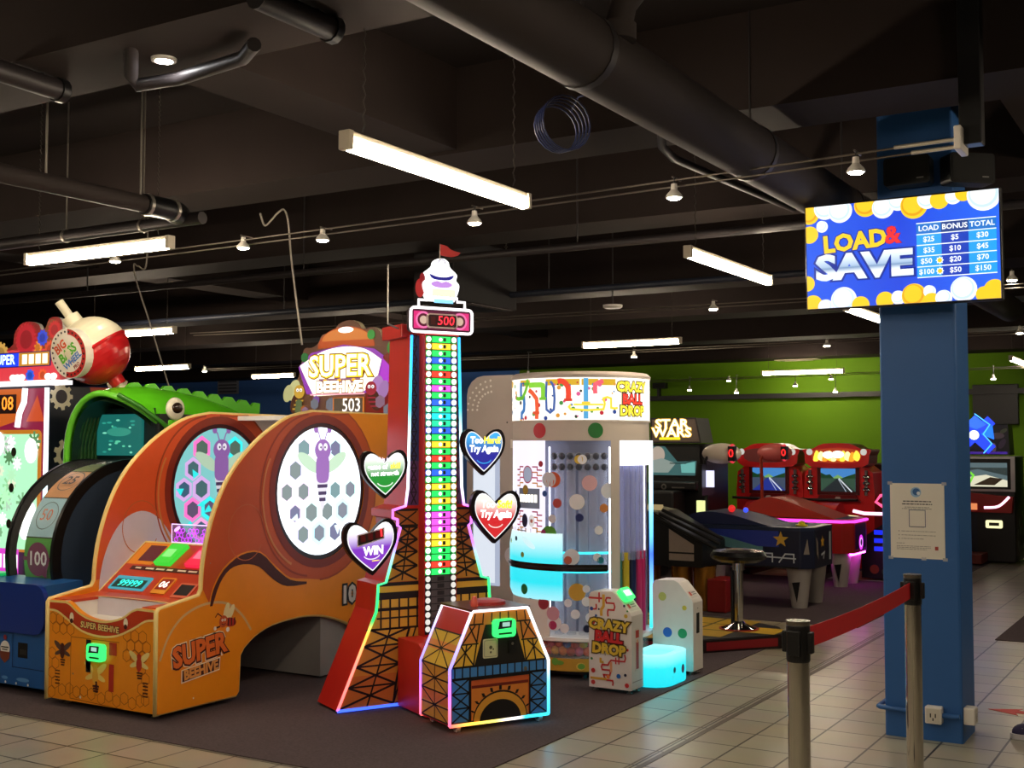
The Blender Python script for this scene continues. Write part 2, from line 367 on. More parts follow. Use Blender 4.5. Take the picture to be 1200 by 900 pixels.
t = thing('cable_coil', 'coil of dark blue cable hanging from the duct', 'cable', (-2.17, 4.0, 2.86))
mb = MB()
for k in range(5):
    mb.tube([(.02 + .012 * k - .045 + (.075 + .006 * k) * .5 * math.cos(2 * math.pi * i / 18) - .02, .1 * math.cos(2 * math.pi * i / 18), -.06 - (.085 - .005 * k) + (.09 + .004 * k) * math.sin(2 * math.pi * i / 18)) for i in range(18)], .0035, pm('26305a', .4), 5, True)
mb.tube([(-.03, .1, -.05), (-.0, .1, .0), (.16, .1, .02)], .0035, pm('26305a', .4), 5); mb.build('coil', t)
# vertical trunking the wires end on
t = thing('cable_trunking', 'black vertical trunking dropping from the ceiling above the column', 'trunking', (-.9, 5.2, 0))
MB().box(-.045, .045, -.04, .04, 2.74, ZC + .01, BLACK).build('trunk', t, bev=.005)

# ------------------------------------------------------------------ wires with spotlights
WIRE = pm('6d655c', .4, .6)
def wire(a, b, label, gap=.05):
    t = thing('lighting_wire', label, 'cable', group='wires carrying spotlights'); a, b = Vector(a), Vector(b)
    for k in (0, 1):
        A, B = a + Vector((0, gap * k, -.02 * k)), b + Vector((0, gap * k, -.02 * k)); mb = MB()
        mb.tube([A.lerp(B, i / 12) - Z * .05 * 4 * (i / 12) * (1 - i / 12) * 0.5 for i in range(13)], .005, WIRE, 5, caps=False); mb.build('wire', t)
    return t
W1 = ((-9.2, 5.52, 2.765), (-.95, 5.16, 2.765)); wt = wire(*W1, 'long double wire crossing the whole ceiling to the column')
mb = MB(); pz = Vector((-.95, 5.16, 2.765)); mb.tube([pz, pz + Vector((-.26, .01, 0))], .009, pm('d8d2c4', .3, .7), 8); mb.tube([pz + Vector((-.02, .05, -.02)), pz + Vector((-.2, .06, -.02))], .009, pm('d8d2c4', .3, .7), 8); mb.build('tensioner', wt)
mb = MB(); mb.box(-.955, -.925, 5.1, 5.26, 2.71, 2.81, WHITE); mb.build('end_bracket', wt, bev=.006)
def through(a, b, y, xa, xb):
    A, B = onY(*a, y), onY(*b, y); d = (B - A) / (B.x - A.x); return (tuple(A + d * (xa - A.x)), tuple(A + d * (xb - A.x)))
W2 = through((640, 365), (836, 353), 9.1, -9.5, 0); W3 = through((743, 408), (969, 397), 12.7, -13, 1); W4 = through((800, 443), (975, 436), 17.6, -10.8, 3)
wire(*W2, 'second double wire, behind the duct')
wire(*W3, 'third double wire above the back rows')
wire(*W4, 'farthest double wire in front of the green wall')
BULB = em('fff3d8', SPOT_W, 'ffffff'); SOCK = pm('d8d4cc', .35)
def spot(px, py, W, label, k=1.15):
    a, b = Vector(W[0]), Vector(W[1]); y = a.y
    for _ in range(3):
        p = onY(px, py, y); q = (p.x - a.x) / (b.x - a.x); y = a.y + (b.y - a.y) * q
    drop = max(.012, a.z + (b.z - a.z) * q - .1 * q * (1 - q) - p.z - .05); t = thing('spotlight', label, 'spotlight', p, 0, 'small spotlights hanging from the wires')
    mb = MB(); mb.lathe([(.0, .055), (.012, .055), (.014, .03), (.03, .012), (.036, 0), (.031, -.004), (.0, -.004)], SOCK, 14); mb.build('shade', t)
    mb = MB(); mb.lathe([(.0, -.012), (.02, -.010), (.03, -.0045)], BULB, 14); mb.build('bulb', t, 'glowing bulb')
    mb = MB(); mb.tube([(0, 0, .05), (.005, 0, .05 + drop)], .005, BLACK, 6); mb.tube([(0, -.02, .05 + drop), (0, .07, .05 + drop)], .004, WIRE, 6); mb.build('hanger', t)
    t.scale = (k, k, k)
for (px, py, lab) in ((135, 306, 'lit spotlight under the left tube light'), (285, 290, 'lit spotlight just right of the left tube light'), (378, 281, 'lit spotlight beside the white hanging cable'),
                      (556, 261, 'lit spotlight below the right end of the large tube light'), (790, 231, 'lit spotlight on the front wire, crossing near the duct'), (1003, 201, 'lit spotlight above the screen beside the column')):
    spot(px, py, W1, lab)
for (px, py, lab) in ((836, 362, 'lit spotlight below the slanting tube light'), (1186, 328, 'lit spotlight right of the screen, upper one')): spot(px, py, W2, lab)
for (px, py, lab) in ((743, 418, 'lit spotlight under the tube light over the ball machine'), (969, 405, 'lit spotlight left of the column below the screen'), (1195, 390, 'lit spotlight right of the column, lower one'), (240, 435, 'lit spotlight beside the distant left tube light'), (619, 441, 'dim spotlight above the ball machine marquee')): spot(px, py, W3, lab)
for (px, py, lab) in ((854, 446, 'unlit looking spotlight high on the green wall'), (863, 460, 'lit spotlight hanging at the black rail on green'), (932, 452, 'lit angled spotlight right of the middle of the green wall'), (974, 444, 'upper of two spotlights by the column'), (979, 459, 'lower of two spotlights by the column'), (808, 457, 'small dim spotlight near the camera bracket on green'), (1164, 444, 'spotlight on green right of the column')): spot(px, py, W4, lab)
t = thing('downlight', 'bright round downlight set in the dark ceiling at upper left', 'ceiling light', onZ(192, 70, 3.045))
mb = MB(); mb.lathe([(.0, -.004), (.036, -.004)], em('ffffff', 60, 'ffffff'), 20); mb.build('lens', t); mb = MB(); mb.lathe([(.036, 0), (.036, -.008), (.05, -.006), (.052, .01)], WHITE, 20); mb.build('trim_ring', t)
# cables that drop from the ceiling
def cable(pts, label, r=.007, col='a39b90'):
    mb = MB(); mb.tube(spline(pts, 8), r, pm(col, .5), 6); return tag(mb.build('hanging_cable'), label, 'cable')
cable([onY(305, 250, 6.2), onY(310, 264, 6.2), onY(318, 258, 6.2), onY(325, 250, 6.2), onY(333, 246, 6.2), onY(338, 262, 6.2), onY(341, 300, 6.2), onY(347, 350, 6.2), onY(354, 404, 6.2)], 'white cable hanging with a loop above the beehive sign')
cable([onY(172, 306, 7) + Z * .75, onY(172, 306, 7), onY(162, 312, 7), onY(157, 310, 7), onY(160, 330, 7), onY(176, 380, 7), onY(200, 460, 7)], 'grey cable hanging beside the fishing float')
# black box unit on chains
t = thing('hanging_speaker_box', 'black boxy unit hanging on chains behind the tower', 'speaker', (-5.58, 8.0, 2.67))
MB().box(-.2, .2, 0, 1.0, 0, .52, pm('151214', .6)).build('case', t, bev=.01)
mb = MB().box(-.14, .18, .3, .95, -.006, 0, pm('6c6464', .5)); mb.build('bottom_vent', t)
mb = MB().box(-.08, .13, .38, .87, -.012, -.006, INK); mb.build('grille', t)
for x, y in ((-.15, .06), (.15, .06), (.15, .9), (-.15, .9)):
    mb = MB()
    for i in range(12):
        z = .52 + i * .032; mb.tube([(x + (.012 if i % 2 else 0), y + (0 if i % 2 else .012), z), (x, y, z + .026), (x - (.012 if i % 2 else 0), y - (0 if i % 2 else .012), z)], .004, pm('8f887c', .4, .7), 5, True)
    mb.build('chain', t)
# ceiling odds and ends
t = thing('smoke_detector', 'flat round detector on the ceiling wire line, mid picture', 'detector', onZ(718, 360, 2.75))
mb = MB(); mb.lathe([(0, -.015), (.07, -.012), (.09, 0), (.09, .02), (0, .02)], WHITE, 20); mb.build('body', t); mb = MB(); mb.tube([(0, 0, .01), (0, 0, ZC - 2.75)], .006, PIPED, 6); mb.build('stem', t)
t = thing('ceiling_vent', 'square pale vent in front of the green wall', 'vent', onZ(943, 423, 2.86) - Z * .0)
mb = MB(); mb.box(-.35, .35, -.5, .5, -.01, .02, pm('b8ac9c', .5)); mb.build('frame', t)
mb = MB()
for k in (1, 2, 3): mb.box(-.33 + .05 * k, .33 - .05 * k, -.48 + .07 * k, .48 - .07 * k, -.01 - .004 * k, 0, pm('6a6058', .5) if k % 2 else pm('c8bcae', .5))
mb.build('louvre', t)
t = thing('wall_vent', 'small grey vent on the blue back wall', 'vent', onY(268, 451, 18.98))
mb = MB().box(-.3, .3, -.03, 0, -.2, .2, pm('8d8f98', .5)); mb.build('frame', t)
mb = MB()
for k in range(5): mb.box(-.26, .26, -.04, -.03, -.16 + k * .07, -.13 + k * .07, pm('4a4c55', .5))
mb.build('slat', t)
t = thing('wall_rail', 'long black rail running along the green wall', 'rail', (0, 18.9, 2.28))
mb = MB().box(-11.0, 6.5, -.03, .03, -.04, .04, BLACK); mb.build('rail', t)
for x in (-8.2, -5.4, -2.6, .4, 3): MB().box(x - .02, x + .02, .03, .1, -.03, .03, BLACK).build('bracket', t)
t = thing('security_camera', 'small black bracket and camera above the rail at left of green wall', 'camera', onY(774, 452, 18.95))
MB().box(-.12, .12, -.08, .05, -.05, .05, BLACK).build('body', t, bev=.01); MB().box(-.02, .02, -.1, -.02, -.2, -.05, BLACK).build('mount', t)
tag(MB().box(-.32, .32, -.05, .03, -.3, .3, BLACK).build('wall_panel', bev=.01), 'square black panel on the green wall right of the column', 'panel').location = onY(1167, 474, 18.95)
# ================================================================== COLUMN, SCREEN, BARRIER
# screen
TVy = 6.1; tl, tr, br_, bl = onY(940, 243, TVy), onY(1171, 220, TVy), onY(1180, 352, TVy), onY(949, 364, TVy)
tw, th = .958, .545; tc = (tl + tr + br_ + bl) / 4
t = thing('screen', 'large flat screen with a blue load and save price table, on the column', 'screen', (tc.x, TVy, tc.z)); t.rotation_euler = (R(2), R(0), 0)
MB().box(-tw / 2, tw / 2, -.02, .035, -th / 2, th / 2, BLACK).build('bezel', t, bev=.006)
mb = MB().front(-.0205); a, b = tw / 2 - .008, th / 2 - .009; e = 1.1
SB = led('screen_blue', [(0, '1556e0'), (.5, '0a3fd0'), (1, '1d62ea')], e, 'X', -a, a)
mb.rect(-a, a, -b, b, .0005, SB)
def P(u, v): return (-a + 2 * a * u, b - 2 * b * v)       # fractions of the picture, from its top left
GOLD, GOLD2, PALE, PALE2 = em('f5c422', e), em('d99a10', e), em('f4f8ff', e), em('c3dcf8', e)
def clipped(u, v, r, mat, w, n=28):
    x, y = P(u, v); pts = []
    for q in ell(x, y, r, r, n): pts.append((max(-a, min(a, q[0])), max(-b, min(b, q[1]))))
    mb.flat(pts, w, mat)
rnd = random.Random(3); wz = .0010
for (u, v, r, k) in ((.02, .07, .052, 0), (.11, .02, .06, 1), (.19, .06, .062, 1), (.33, .03, .06, 0), (.42, .07, .055, 1), (.50, .02, .05, 1), (.58, .08, .066, 0), (.65, .03, .05, 1), (.71, .05, .046, 0), (.78, .03, .04, 1), (.83, .01, .04, 0), (.93, .04, .08, 1),
                     (.02, .27, .045, 0), (.09, .2, .03, 1), (.0, .75, .04, 0), (.03, .96, .05, 0), (.1, .99, .04, 1), (.2, .93, .066, 1), (.29, .99, .045, 0), (.42, .96, .045, 0), (.49, .94, .035, 1), (.57, .93, .06, 0), (.65, .9, .03, 1), (.66, .99, .04, 0), (.72, .97, .04, 1), (.82, .9, .062, 1), (.92, .96, .04, 0), (.97, .92, .05, 0), (.99, .99, .05, 0)):
    wz += .00006
    clipped(u, v, r, GOLD if k == 0 else PALE, wz); wz += .00003; clipped(u - .004, v - .01, r * .86, GOLD2 if k == 0 and r > .05 else (GOLD if k == 0 else PALE2), wz); wz += .00003; clipped(u - .006, v - .016, r * .72, GOLD if k == 0 else PALE, wz)
sh = em('082a90', 1.0)
u, v = P(.265, .375); mb.otext('LOAD', u, v, .118, .004, GOLD, sh, .045, .09, 3.0, 1.0); u, v = P(.465, .345); mb.otext('&', u, v, .118, .004, em('e8242c', 1.3), em('8a0a18', 1), .03, .05)
u, v = P(.31, .62); mb.otext('SAVE', u, v, .172, .0045, led('screen_silver', [(0, 'c8e0f8'), (.3, 'f4faff'), (.5, '6f8fb4'), (.56, '9fb8d4'), (1, 'e8f2fc')], 1.15, 'Z', -.135, .01), sh, .05, .1, 0, 1.26)
tb0, tb1 = .59, .985
cols = [(tb0, .715), (.715, .85), (.85, tb1)]; rows = [.255, .36, .462, .565, .665, .765]
LBL, DBL = em('1f9ae8', 1.1), em('0c3cb8', 1.0)
for j in range(5):
    for i, (c0, c1) in enumerate(cols):
        (x0, y0), (x1, y1) = P(c0, rows[j]), P(c1, rows[j + 1]); mb.rect(x0, x1, y1, y0, .0030, (DBL if i == 1 else LBL) if j else (em('1a3f8a', .9) if i == 1 else em('1c74cc', 1)))
        s = [['LOAD', 'BONUS', 'TOTAL'], ['$25', '$5', '$30'], ['$35', '$10', '$45'], ['$50', '$20', '$70'], ['$100', '$50', '$150']][j][i]
        mb.text(s, (x0 + x1) / 2 - (.014 if i == 0 and j > 2 else 0), (y0 + y1) / 2, .036, .0045, PALE, .02)
for rr in rows:
    (x0, y0), (x1, _) = P(tb0, rr), P(tb1, rr); mb.rect(x0, x1, y0 - .0022, y0 + .0022, .0042, PALE)
for rr in (.615, .715):
    u, v = P(.705, rr); mb.flat(star(u, v, .02, .013, 8), .0046, PALE); mb.disc(u, v, .011, .0050, GOLD)
mb.build('display', t, 'lit display reading LOAD & SAVE with prices')
MB().box(-.2, .2, .035, .05, -.15, .15, BLACK).build('mount_plate', t)
mb = MB(); mb.tube([(.0, .05, 0), (.0, .25, 0)], .03, BLACK, 10); mb.tube([(0, .10, .1), (.02, .10, .26)], .015, BLACK, 8); mb.build('mount_arm', t)
# speakers
for (px, py, s, yy, lab, rz) in ((1062, 199, 1.0, 6.2, 'black wall speaker on the blue column above the screen', 0), (1140, 196, 1.05, 6.25, 'dark speaker on the right side of the column, above the screen', 40)):
    p = onY(px, py, yy); t = thing('speaker', lab, 'speaker', (p.x, p.y, p.z), R(rz))
    mb = MB(); mb.front(0); mb.prism(rrect(-.115 * s, .115 * s, -.075 * s, .07 * s, .018), -.1, .0, BLACK); mb.build('cabinet', t)
    mb = MB().front(0); mb.flat(rrect(-.104 * s, .104 * s, -.066 * s, .061 * s, .015), .002, pm('161616', .8)); mb.rect(.05, .085, -.05, -.043, .003, pm('8a8a88', .4)); mb.build('grille', t)
    MB().box(-.02, .02, .08, .155, -.02, .02, BLACK).build('bracket', t)
# paper notice
t0, t1 = onY(1043, 566, cy0), onY(1108, 656, cy0); px_, pz_ = (t0.x + t1.x) / 2, (t0.z + t1.z) / 2; pw, ph = (t1.x - t0.x) / 2, (t0.z - t1.z) / 2
t = thing('notice', 'white laminated paper notice taped on the blue column', 'notice', (px_, cy0, pz_))
mb = MB().front(0); PAP = pm('e6e1d6', .35, 0, .03); mb.prism(rrect(-pw, pw, -ph, ph, .004, 2), .0005, .003, PAP); mb.build('sheet', t)
mb = MB().front(0); mb.disc(-.005, ph - .045, .026, .0034, pm('8fb6da', .4)); mb.disc(-.003, ph - .043, .018, .0037, pm('2c5f9c', .4)); mb.disc(.008, ph - .05, .009, .0040, pm('dfe9f2', .4)); mb.build('emblem', t)
mb = MB().front(0); GREY = pm('5d5c5c', .6); LG = pm('8f8b86', .6)
rl = random.Random(5)
def fakeline(u0, u1, v, h, mat):
    x = u0
    while x < u1:
        l = rl.uniform(.006, .02); mb.rect(x, min(u1, x + l), v - h / 2, v + h / 2, .0034, mat); x += l + .003
for (v, hw, h, m) in ((ph - .092, .07, .006, GREY), (ph - .106, .075, .006, GREY), (ph - .122, .062, .0035, LG), (ph - .13, .075, .0035, LG), (-ph + .16, .035, .0035, LG)): fakeline(-hw, hw, v, h, m)
for (v, l) in ((-ph + .138, .09), (-ph + .118, .09), (-ph + .1, .06)): fakeline(-.08, -.08 + l * 2 - .01, v, .003, LG); mb.disc(-.092, v, .003, .0034, LG, 8)
for (v, l) in ((-ph + .076, .04), (-ph + .062, .17), (-ph + .054, .17), (-ph + .046, .15)): fakeline(-.105, -.105 + l, v, .003, LG)
mb.rect(.085, .102, -ph + .045, -ph + .064, .0034, pm('a63a32', .5)); mb.stroke([(-.04, -.03), (.04, -.03), (.04, .055), (-.04, .055)], .004, .0034, pm('6c7486', .5), True); mb.build('print', t)
mb = MB().front(0)
for (u, v) in ((-pw, ph), (pw, ph), (pw, -ph), (-pw, -ph), (.03, -ph)): mb.flat([(u - .012, v - .008), (u + .012, v - .008), (u + .012, v + .008), (u - .012, v + .008)], .0045, glass('ffffff', .35, .1))
mb.build('tape', t)
# conduit and sockets
zc = onY(1080, 835, cy0).z
t = thing('conduit', 'blue painted conduit pipe around the foot of the column', 'conduit', (0, 0, 0))
mb = MB(); mb.tube([(cx0 - .03, cy1 - .1, zc + .012), (cx0 - .03, cy0 - .01, zc + .012), (cx0 - .02, cy0 - .022, zc + .012), (cx0 + .02, cy0 - .024, zc + .01), (cx1 - .05, cy0 - .024, zc), (cx1 - .01, cy0 - .024, zc + .004)], .012, COLB, 10); mb.build('pipe', t)
for (x, y, rz, lab) in ((-1.327, cy0 - .001, 0, 'white power socket box on the front foot of the column'), (cx1 + .001, cy0 + .05, 90, 'white power socket box on the right foot of the column')):
    t = thing('power_socket', lab, 'socket', (x, y, zc + .005), R(rz)); MB().box(-.04, .04, -.055, 0, -.045, .04, WHITE).build('box', t, bev=.006)
    mb = MB().front(-.0555); mb.rect(-.032, .032, -.036, .03, .0005, pm('d6d0c4', .4))
    for u in (-.012, .012): mb.rect(u - .003, u + .003, -.012, .008, .001, INK)
    mb.rect(-.003, .003, -.028, -.014, .001, INK); mb.build('faceplate', t)
# belt barrier
def stanchion(px, py, label):
    p = onZ(px, py, 1.0); t = thing('stanchion', label, 'barrier post', (p.x, p.y, 0), 0, 'belt barrier posts')
    mb = MB(); mb.lathe([(0, 0), (.16, 0), (.165, .01), (.12, .03), (.05, .045), (.034, .05)], pm('3a3836', .35, .6), 32); mb.build('base', t)
    mb = MB(); mb.lathe([(.031, .04), (.031, .885)], CHROME, 24); mb.build('post', t)
    mb = MB(); mb.lathe([(.0315, .885), (.0335, .89), (.0335, .985), (.032, .99)], BLACK, 24); mb.lathe([(.033, .988), (.034, 1.0), (0, 1.001)], pm('807a72', .25, .9), 24); mb.build('head', t)
    return t, p
s1, p1 = stanchion(935, 727, 'nearer chrome barrier post, lower in the photo left of the column'); s2, p2 = stanchion(1069, 673, 'chrome barrier post standing right in front of the blue column')
d = (p2 - p1); d.z = 0; d.normalize(); ang = math.atan2(d.y, d.x)
for s in (s1, s2):
    mb = MB(); mb.frame((0, 0, 0), (d.x, d.y, 0), (-d.y, d.x, 0)); mb.box(-.043, -.028, -.018, .018, .905, .975, BLACK); mb.box(.028, .04, -.02, .02, .9, .98, BLACK); mb.box(-.012, .012, -.044, -.028, .91, .97, BLACK); mb.box(-.012, .012, .028, .044, .91, .97, BLACK); mb.build('belt_clip', s, bev=.003)
BELT = pm('c01a22', .55, 0, .08, .3, 60); mb = MB(); L = (p2 - p1).length - .08; n = 14; vs = []
for i in range(n + 1):
    q = i / n; sag = .012 * 4 * q * (1 - q); c = p1 + d * (.04 + L * q)
    for k in (.972, .912): vs += [(c.x - d.y * .0012, c.y + d.x * .0012, k - sag), (c.x + d.y * .0012, c.y - d.x * .0012, k - sag)]
fs = []
for i in range(n):
    q = 4 * i; r = q + 4; fs += [(q, r, r + 2, q + 2), (q + 1, q + 3, r + 3, r + 1), (q, q + 1, r + 1, r), (q + 2, r + 2, r + 3, q + 3)]
tag(mb.add(vs, fs, BELT).build('barrier_belt'), 'red webbing belt stretched between the two chrome posts', 'barrier belt')
# floor arrow
mb = MB(); a0 = onZ(1158, 831); A = Vector((a0.x, a0.y)); 
mb.prism([(A.x, A.y), (A.x + .17, A.y - .09), (A.x + .15, A.y - .035), (A.x + .6, A.y - .035), (A.x + .6, A.y + .035), (A.x + .15, A.y + .035), (A.x + .17, A.y + .09)], .0006, .0022, pm('c8453c', .5)); tag(mb.build('floor_arrow'), 'red arrow sticker on the tiles pointing at the column', 'floor sticker')
# ================================================================== BEEHIVE BALL GAME
ORG, ORD, RBR, YEL, LIL = pm('f29416', .35, 0, .05), pm('c9541c', .35, 0, .05), pm('8a2c18', .4), pm('f0d488', .4), pm('d6cfe2', .35)
REDC = pm('c8401e', .35); BRN = pm('4a1810', .45); OUTL = pm('a85a12', .45, 0, .03); CREAM = pm('f4e8cc', .4)
bh = thing('arcade_game', 'orange bee themed ball game with round honeycomb windows and 503 sign', 'arcade game', (-5.4475, 4.576, 0)); HW = .4625
def S(px, py): p = onX(px, py, -4.985); return (p.y - 4.576, p.z)
def Fp(px, py): p = onY(px, py, 4.576); return (p.x + 5.4475, p.z)
SIDE = [(.0, .045), (0, .59), (.01, .602), (.30, .645)] + spline([(.322, .68), (.33, .80), (.36, .95), (.42, 1.12), (.50, 1.265), (.60, 1.385), (.75, 1.51), (.90, 1.60), (1.05, 1.665), (1.25, 1.70)], 3) + [(2.15, 1.70), (2.15, .03), (1.78, .03), (1.75, .22)] + \
    spline([(1.7, .28), (1.6, .34), (1.4, .405), (1.25, .428), (1.1, .432), (.9, .415), (.75, .37), (.655, .31)], 3) + [(.625, .27), (.615, .065), (.60, .045)]
CC = (1.335, 1.2); CR = .435
HOLE = ell(CC[0], CC[1], CR, CR, 40)
def side_panel(x, sgn, name, label):
    """sgn +1: the panel whose printed face looks at +X outside; -1: the far panel, printed inside."""
    mb = MB().right(x)
    # panel with the round hole: left and right halves joined around the window
    iu = min(range(len(SIDE)), key=lambda i: (SIDE[i][0] - 1.25) ** 2 + (SIDE[i][1] - 1.7) ** 2)
    il = min(range(len(SIDE)), key=lambda i: (SIDE[i][0] - 1.25) ** 2 + (SIDE[i][1] - .428) ** 2)
    right = SIDE[iu:il + 1]; left = SIDE[il:] + SIDE[:iu + 1]
    h = ell(CC[0], CC[1], CR, CR, 40, 0, 90, -90); hr = [(CC[0] + CR * math.cos(R(90 - 180 * i / 20)), CC[1] + CR * math.sin(R(90 - 180 * i / 20))) for i in range(21)]
    hl = [(CC[0] + CR * math.cos(R(90 + 180 * i / 20)), CC[1] + CR * math.sin(R(90 + 180 * i / 20))) for i in range(21)]
    for poly in (right + hr[::-1], left + hl): mb.prism(poly, -.035, 0, ORG)
    o = mb.build(name, bh, label); AR = ORD if sgn > 0 else pm('e05a2c', .35)  # far arch brighter: the glow of the interior lights is put into its colour
    # moulding along the outline
    mb = MB().right(x); pts = [(u, v, -.017) for u, v in SIDE]; mb.tube(pts, .015, YEL, 8, True); mb.build('edge_trim', o, 'pale yellow edge')
    # printed artwork
    mb = MB().right(x + (.0 if sgn > 0 else 0)); w = .0012
    arch = [q for q in SIDE if q[0] <= 1.26 and q[1] > .66]
    outer = [(a, b) for a, b in arch]
    rr = [(CC[0] + .56 * math.cos(R(t)), CC[1] + .56 * math.sin(R(t))) for t in range(62, -100, -9)]
    low = spline([(1.2, .66), (1.05, .68), (.92, .76), (.78, .86), (.62, .86), (.48, .79), (.4, .69), (.37, .6)] if sgn > 0 else [(1.2, .66), (1.05, .7), (.95, .82), (.75, .86), (.55, .8), (.42, .7)], 3)
    up = [(1.33, 1.695), (1.5, 1.69)]
    # split the band at the window so each face is simple
    bandL = outer + [(1.335, 1.7), (1.335, CC[1] + CR)] + hl[1:] + [(1.335, .64)] + low[1:]
    mb.flat(bandL, w, AR)
    bandR = [(1.335, 1.7), (1.45, 1.695)] + rr + [(1.335, .64)] + [(CC[0] + CR * math.cos(R(-90 + 180 * i / 20)), CC[1] + CR * math.sin(R(-90 + 180 * i / 20))) for i in range(21)]
    mb.flat(bandR, w, AR)
    if sgn < 0: mb.flat([(1.45, 1.69)] + rr[:12] + [(2.1, .8), (2.12, 1.69)], w + .0003, pm('e4e2de', .4))
    mb.stroke([(1.33, 1.69), (1.45, 1.685)] + rr, .012, w + .0012, pm('b04a1c', .4))
    if sgn > 0:
        mb.flat(spline([(1.2, .64), (1.05, .665), (.92, .745), (.78, .85), (.62, .85), (.48, .775), (.40, .67), (.375, .58)], 3) + spline([(.395, .58), (.45, .70), (.53, .775), (.64, .795), (.77, .77), (.9, .68), (1.02, .63), (1.2, .625)], 3), w + .0014, BRN)
    else:
        mb.flat(spline([(.345, .58), (.36, .75), (.42, .91), (.52, 1.03), (.66, 1.08), (.8, 1.03), (.93, .88), (.97, .7), (.97, .5), (.4, .5)], 4, True), w + .0014, LIL)
    mb.ring(CC[0], CC[1], CR - .002, CR + .05, w + .002, RBR, 48)
    mb.ring(CC[0] - .09, CC[1] - .02, .5, .512, w + .0015, pm('a8401c', .4), 40, .93, 95, 265)
    mb.ring(CC[0] - .09, CC[1] - .02, .455, .47, w + .003, pm('d98a4a', .35), 30, .97, 150, 245)
    mb.ring(.66, .98, .16, .166, w + .003, pm('c8683a', .35), 30, .9, 20, 330)
    if sgn > 0:
        # swoosh, logo, small bee and the "10" of the lower skirt
        mb.stroke(spline([S(187, 775), S(198, 745), S(215, 722), S(240, 708), S(265, 707), S(283, 720), S(294, 738)], 5), .014, w, pm('d8b078', .45))
        u, v = S(234, 769); mb.otext('SUPER', u, v + .028, .155, w + .0015, pm('c8552a', .4), pm('f6e6c8', .45), .03, .13, 6, .93); mb.text('SUPER', u, v + .028, .155, w + .003, BRN, .095, 6, .93); mb.text('SUPER', u - .002, v + .031, .155, w + .0045, pm('e8722a', .4), .045, 6, .93)
        mb.flat([(u - .14, v - .055), (u + .155, v - .025), (u + .15, v - .098), (u - .14, v - .13)], w + .004, pm('f6e6c8', .45)); mb.flat([(u - .133, v - .06), (u + .148, v - .032), (u + .143, v - .092), (u - .133, v - .122)], w + .005, BRN)
        mb.text('BEEHIVE', u + .006, v - .078, .075, w + .0065, pm('e8a050', .4), .05, 5, .95)
        u, v = S(262, 728); BW = pm('eee2a8', .4)
        mb.disc(u + .02, v + .05, .022, w + .001, BW, 16, .055, -15); mb.disc(u + .055, v + .045, .02, w + .0015, BW, 16, .05, -30); mb.disc(u + .05, v - .01, .05, w + .002, pm('a8281c', .4), 18, .026, -10)
        for k in (.03, .055, .08): mb.rect(u + k, u + k + .01, v - .03, v + .012, w + .0025, BRN)
        mb.disc(u - .005, v, .034, w + .003, pm('c85a28', .4)); mb.disc(u - .014, v + .008, .008, w + .004, WHITE, 10); mb.disc(u + .006, v + .008, .008, w + .004, WHITE, 10); mb.disc(u - .014, v + .008, .003, w + .005, INK, 8); mb.disc(u + .006, v + .008, .003, w + .005, INK, 8)
        mb.stroke([(u - .02, v - .012), (u - .004, v - .02), (u + .012, v - .012)], .004, w + .004, BRN); mb.stroke([(u - .02, v + .03), (u - .05, v + .05), (u - .07, v + .03)], .006, w + .003, BRN); mb.stroke([(u - .03, v - .025), (u - .06, v - .03)], .01, w + .003, BRN); mb.disc(u - .07, v - .032, .012, w + .003, WHITE, 10)
        mb.disc(u + .03, v - .05, .014, w + .003, WHITE, 10)
        u, v = S(408, 697); mb.otext('10', u, v, .15, w + .002, pm('d8d4cc', .4), INK, .05, .14); u, v = S(412, 730); mb.disc(u, v, .04, w + .001, INK)
        mb.disc(*S(246, 660), .004, w + .003, STEEL, 8); mb.disc(*S(226, 818), .005, w + .003, WHITE, 8)
    mb.build('printed_artwork', o)
    return o
pr_ = side_panel(HW, 1, 'side_panel', 'near side panel with printed logo'); pl = side_panel(-HW + .035, -1, 'side_panel', 'far side panel, pink and orange inside')
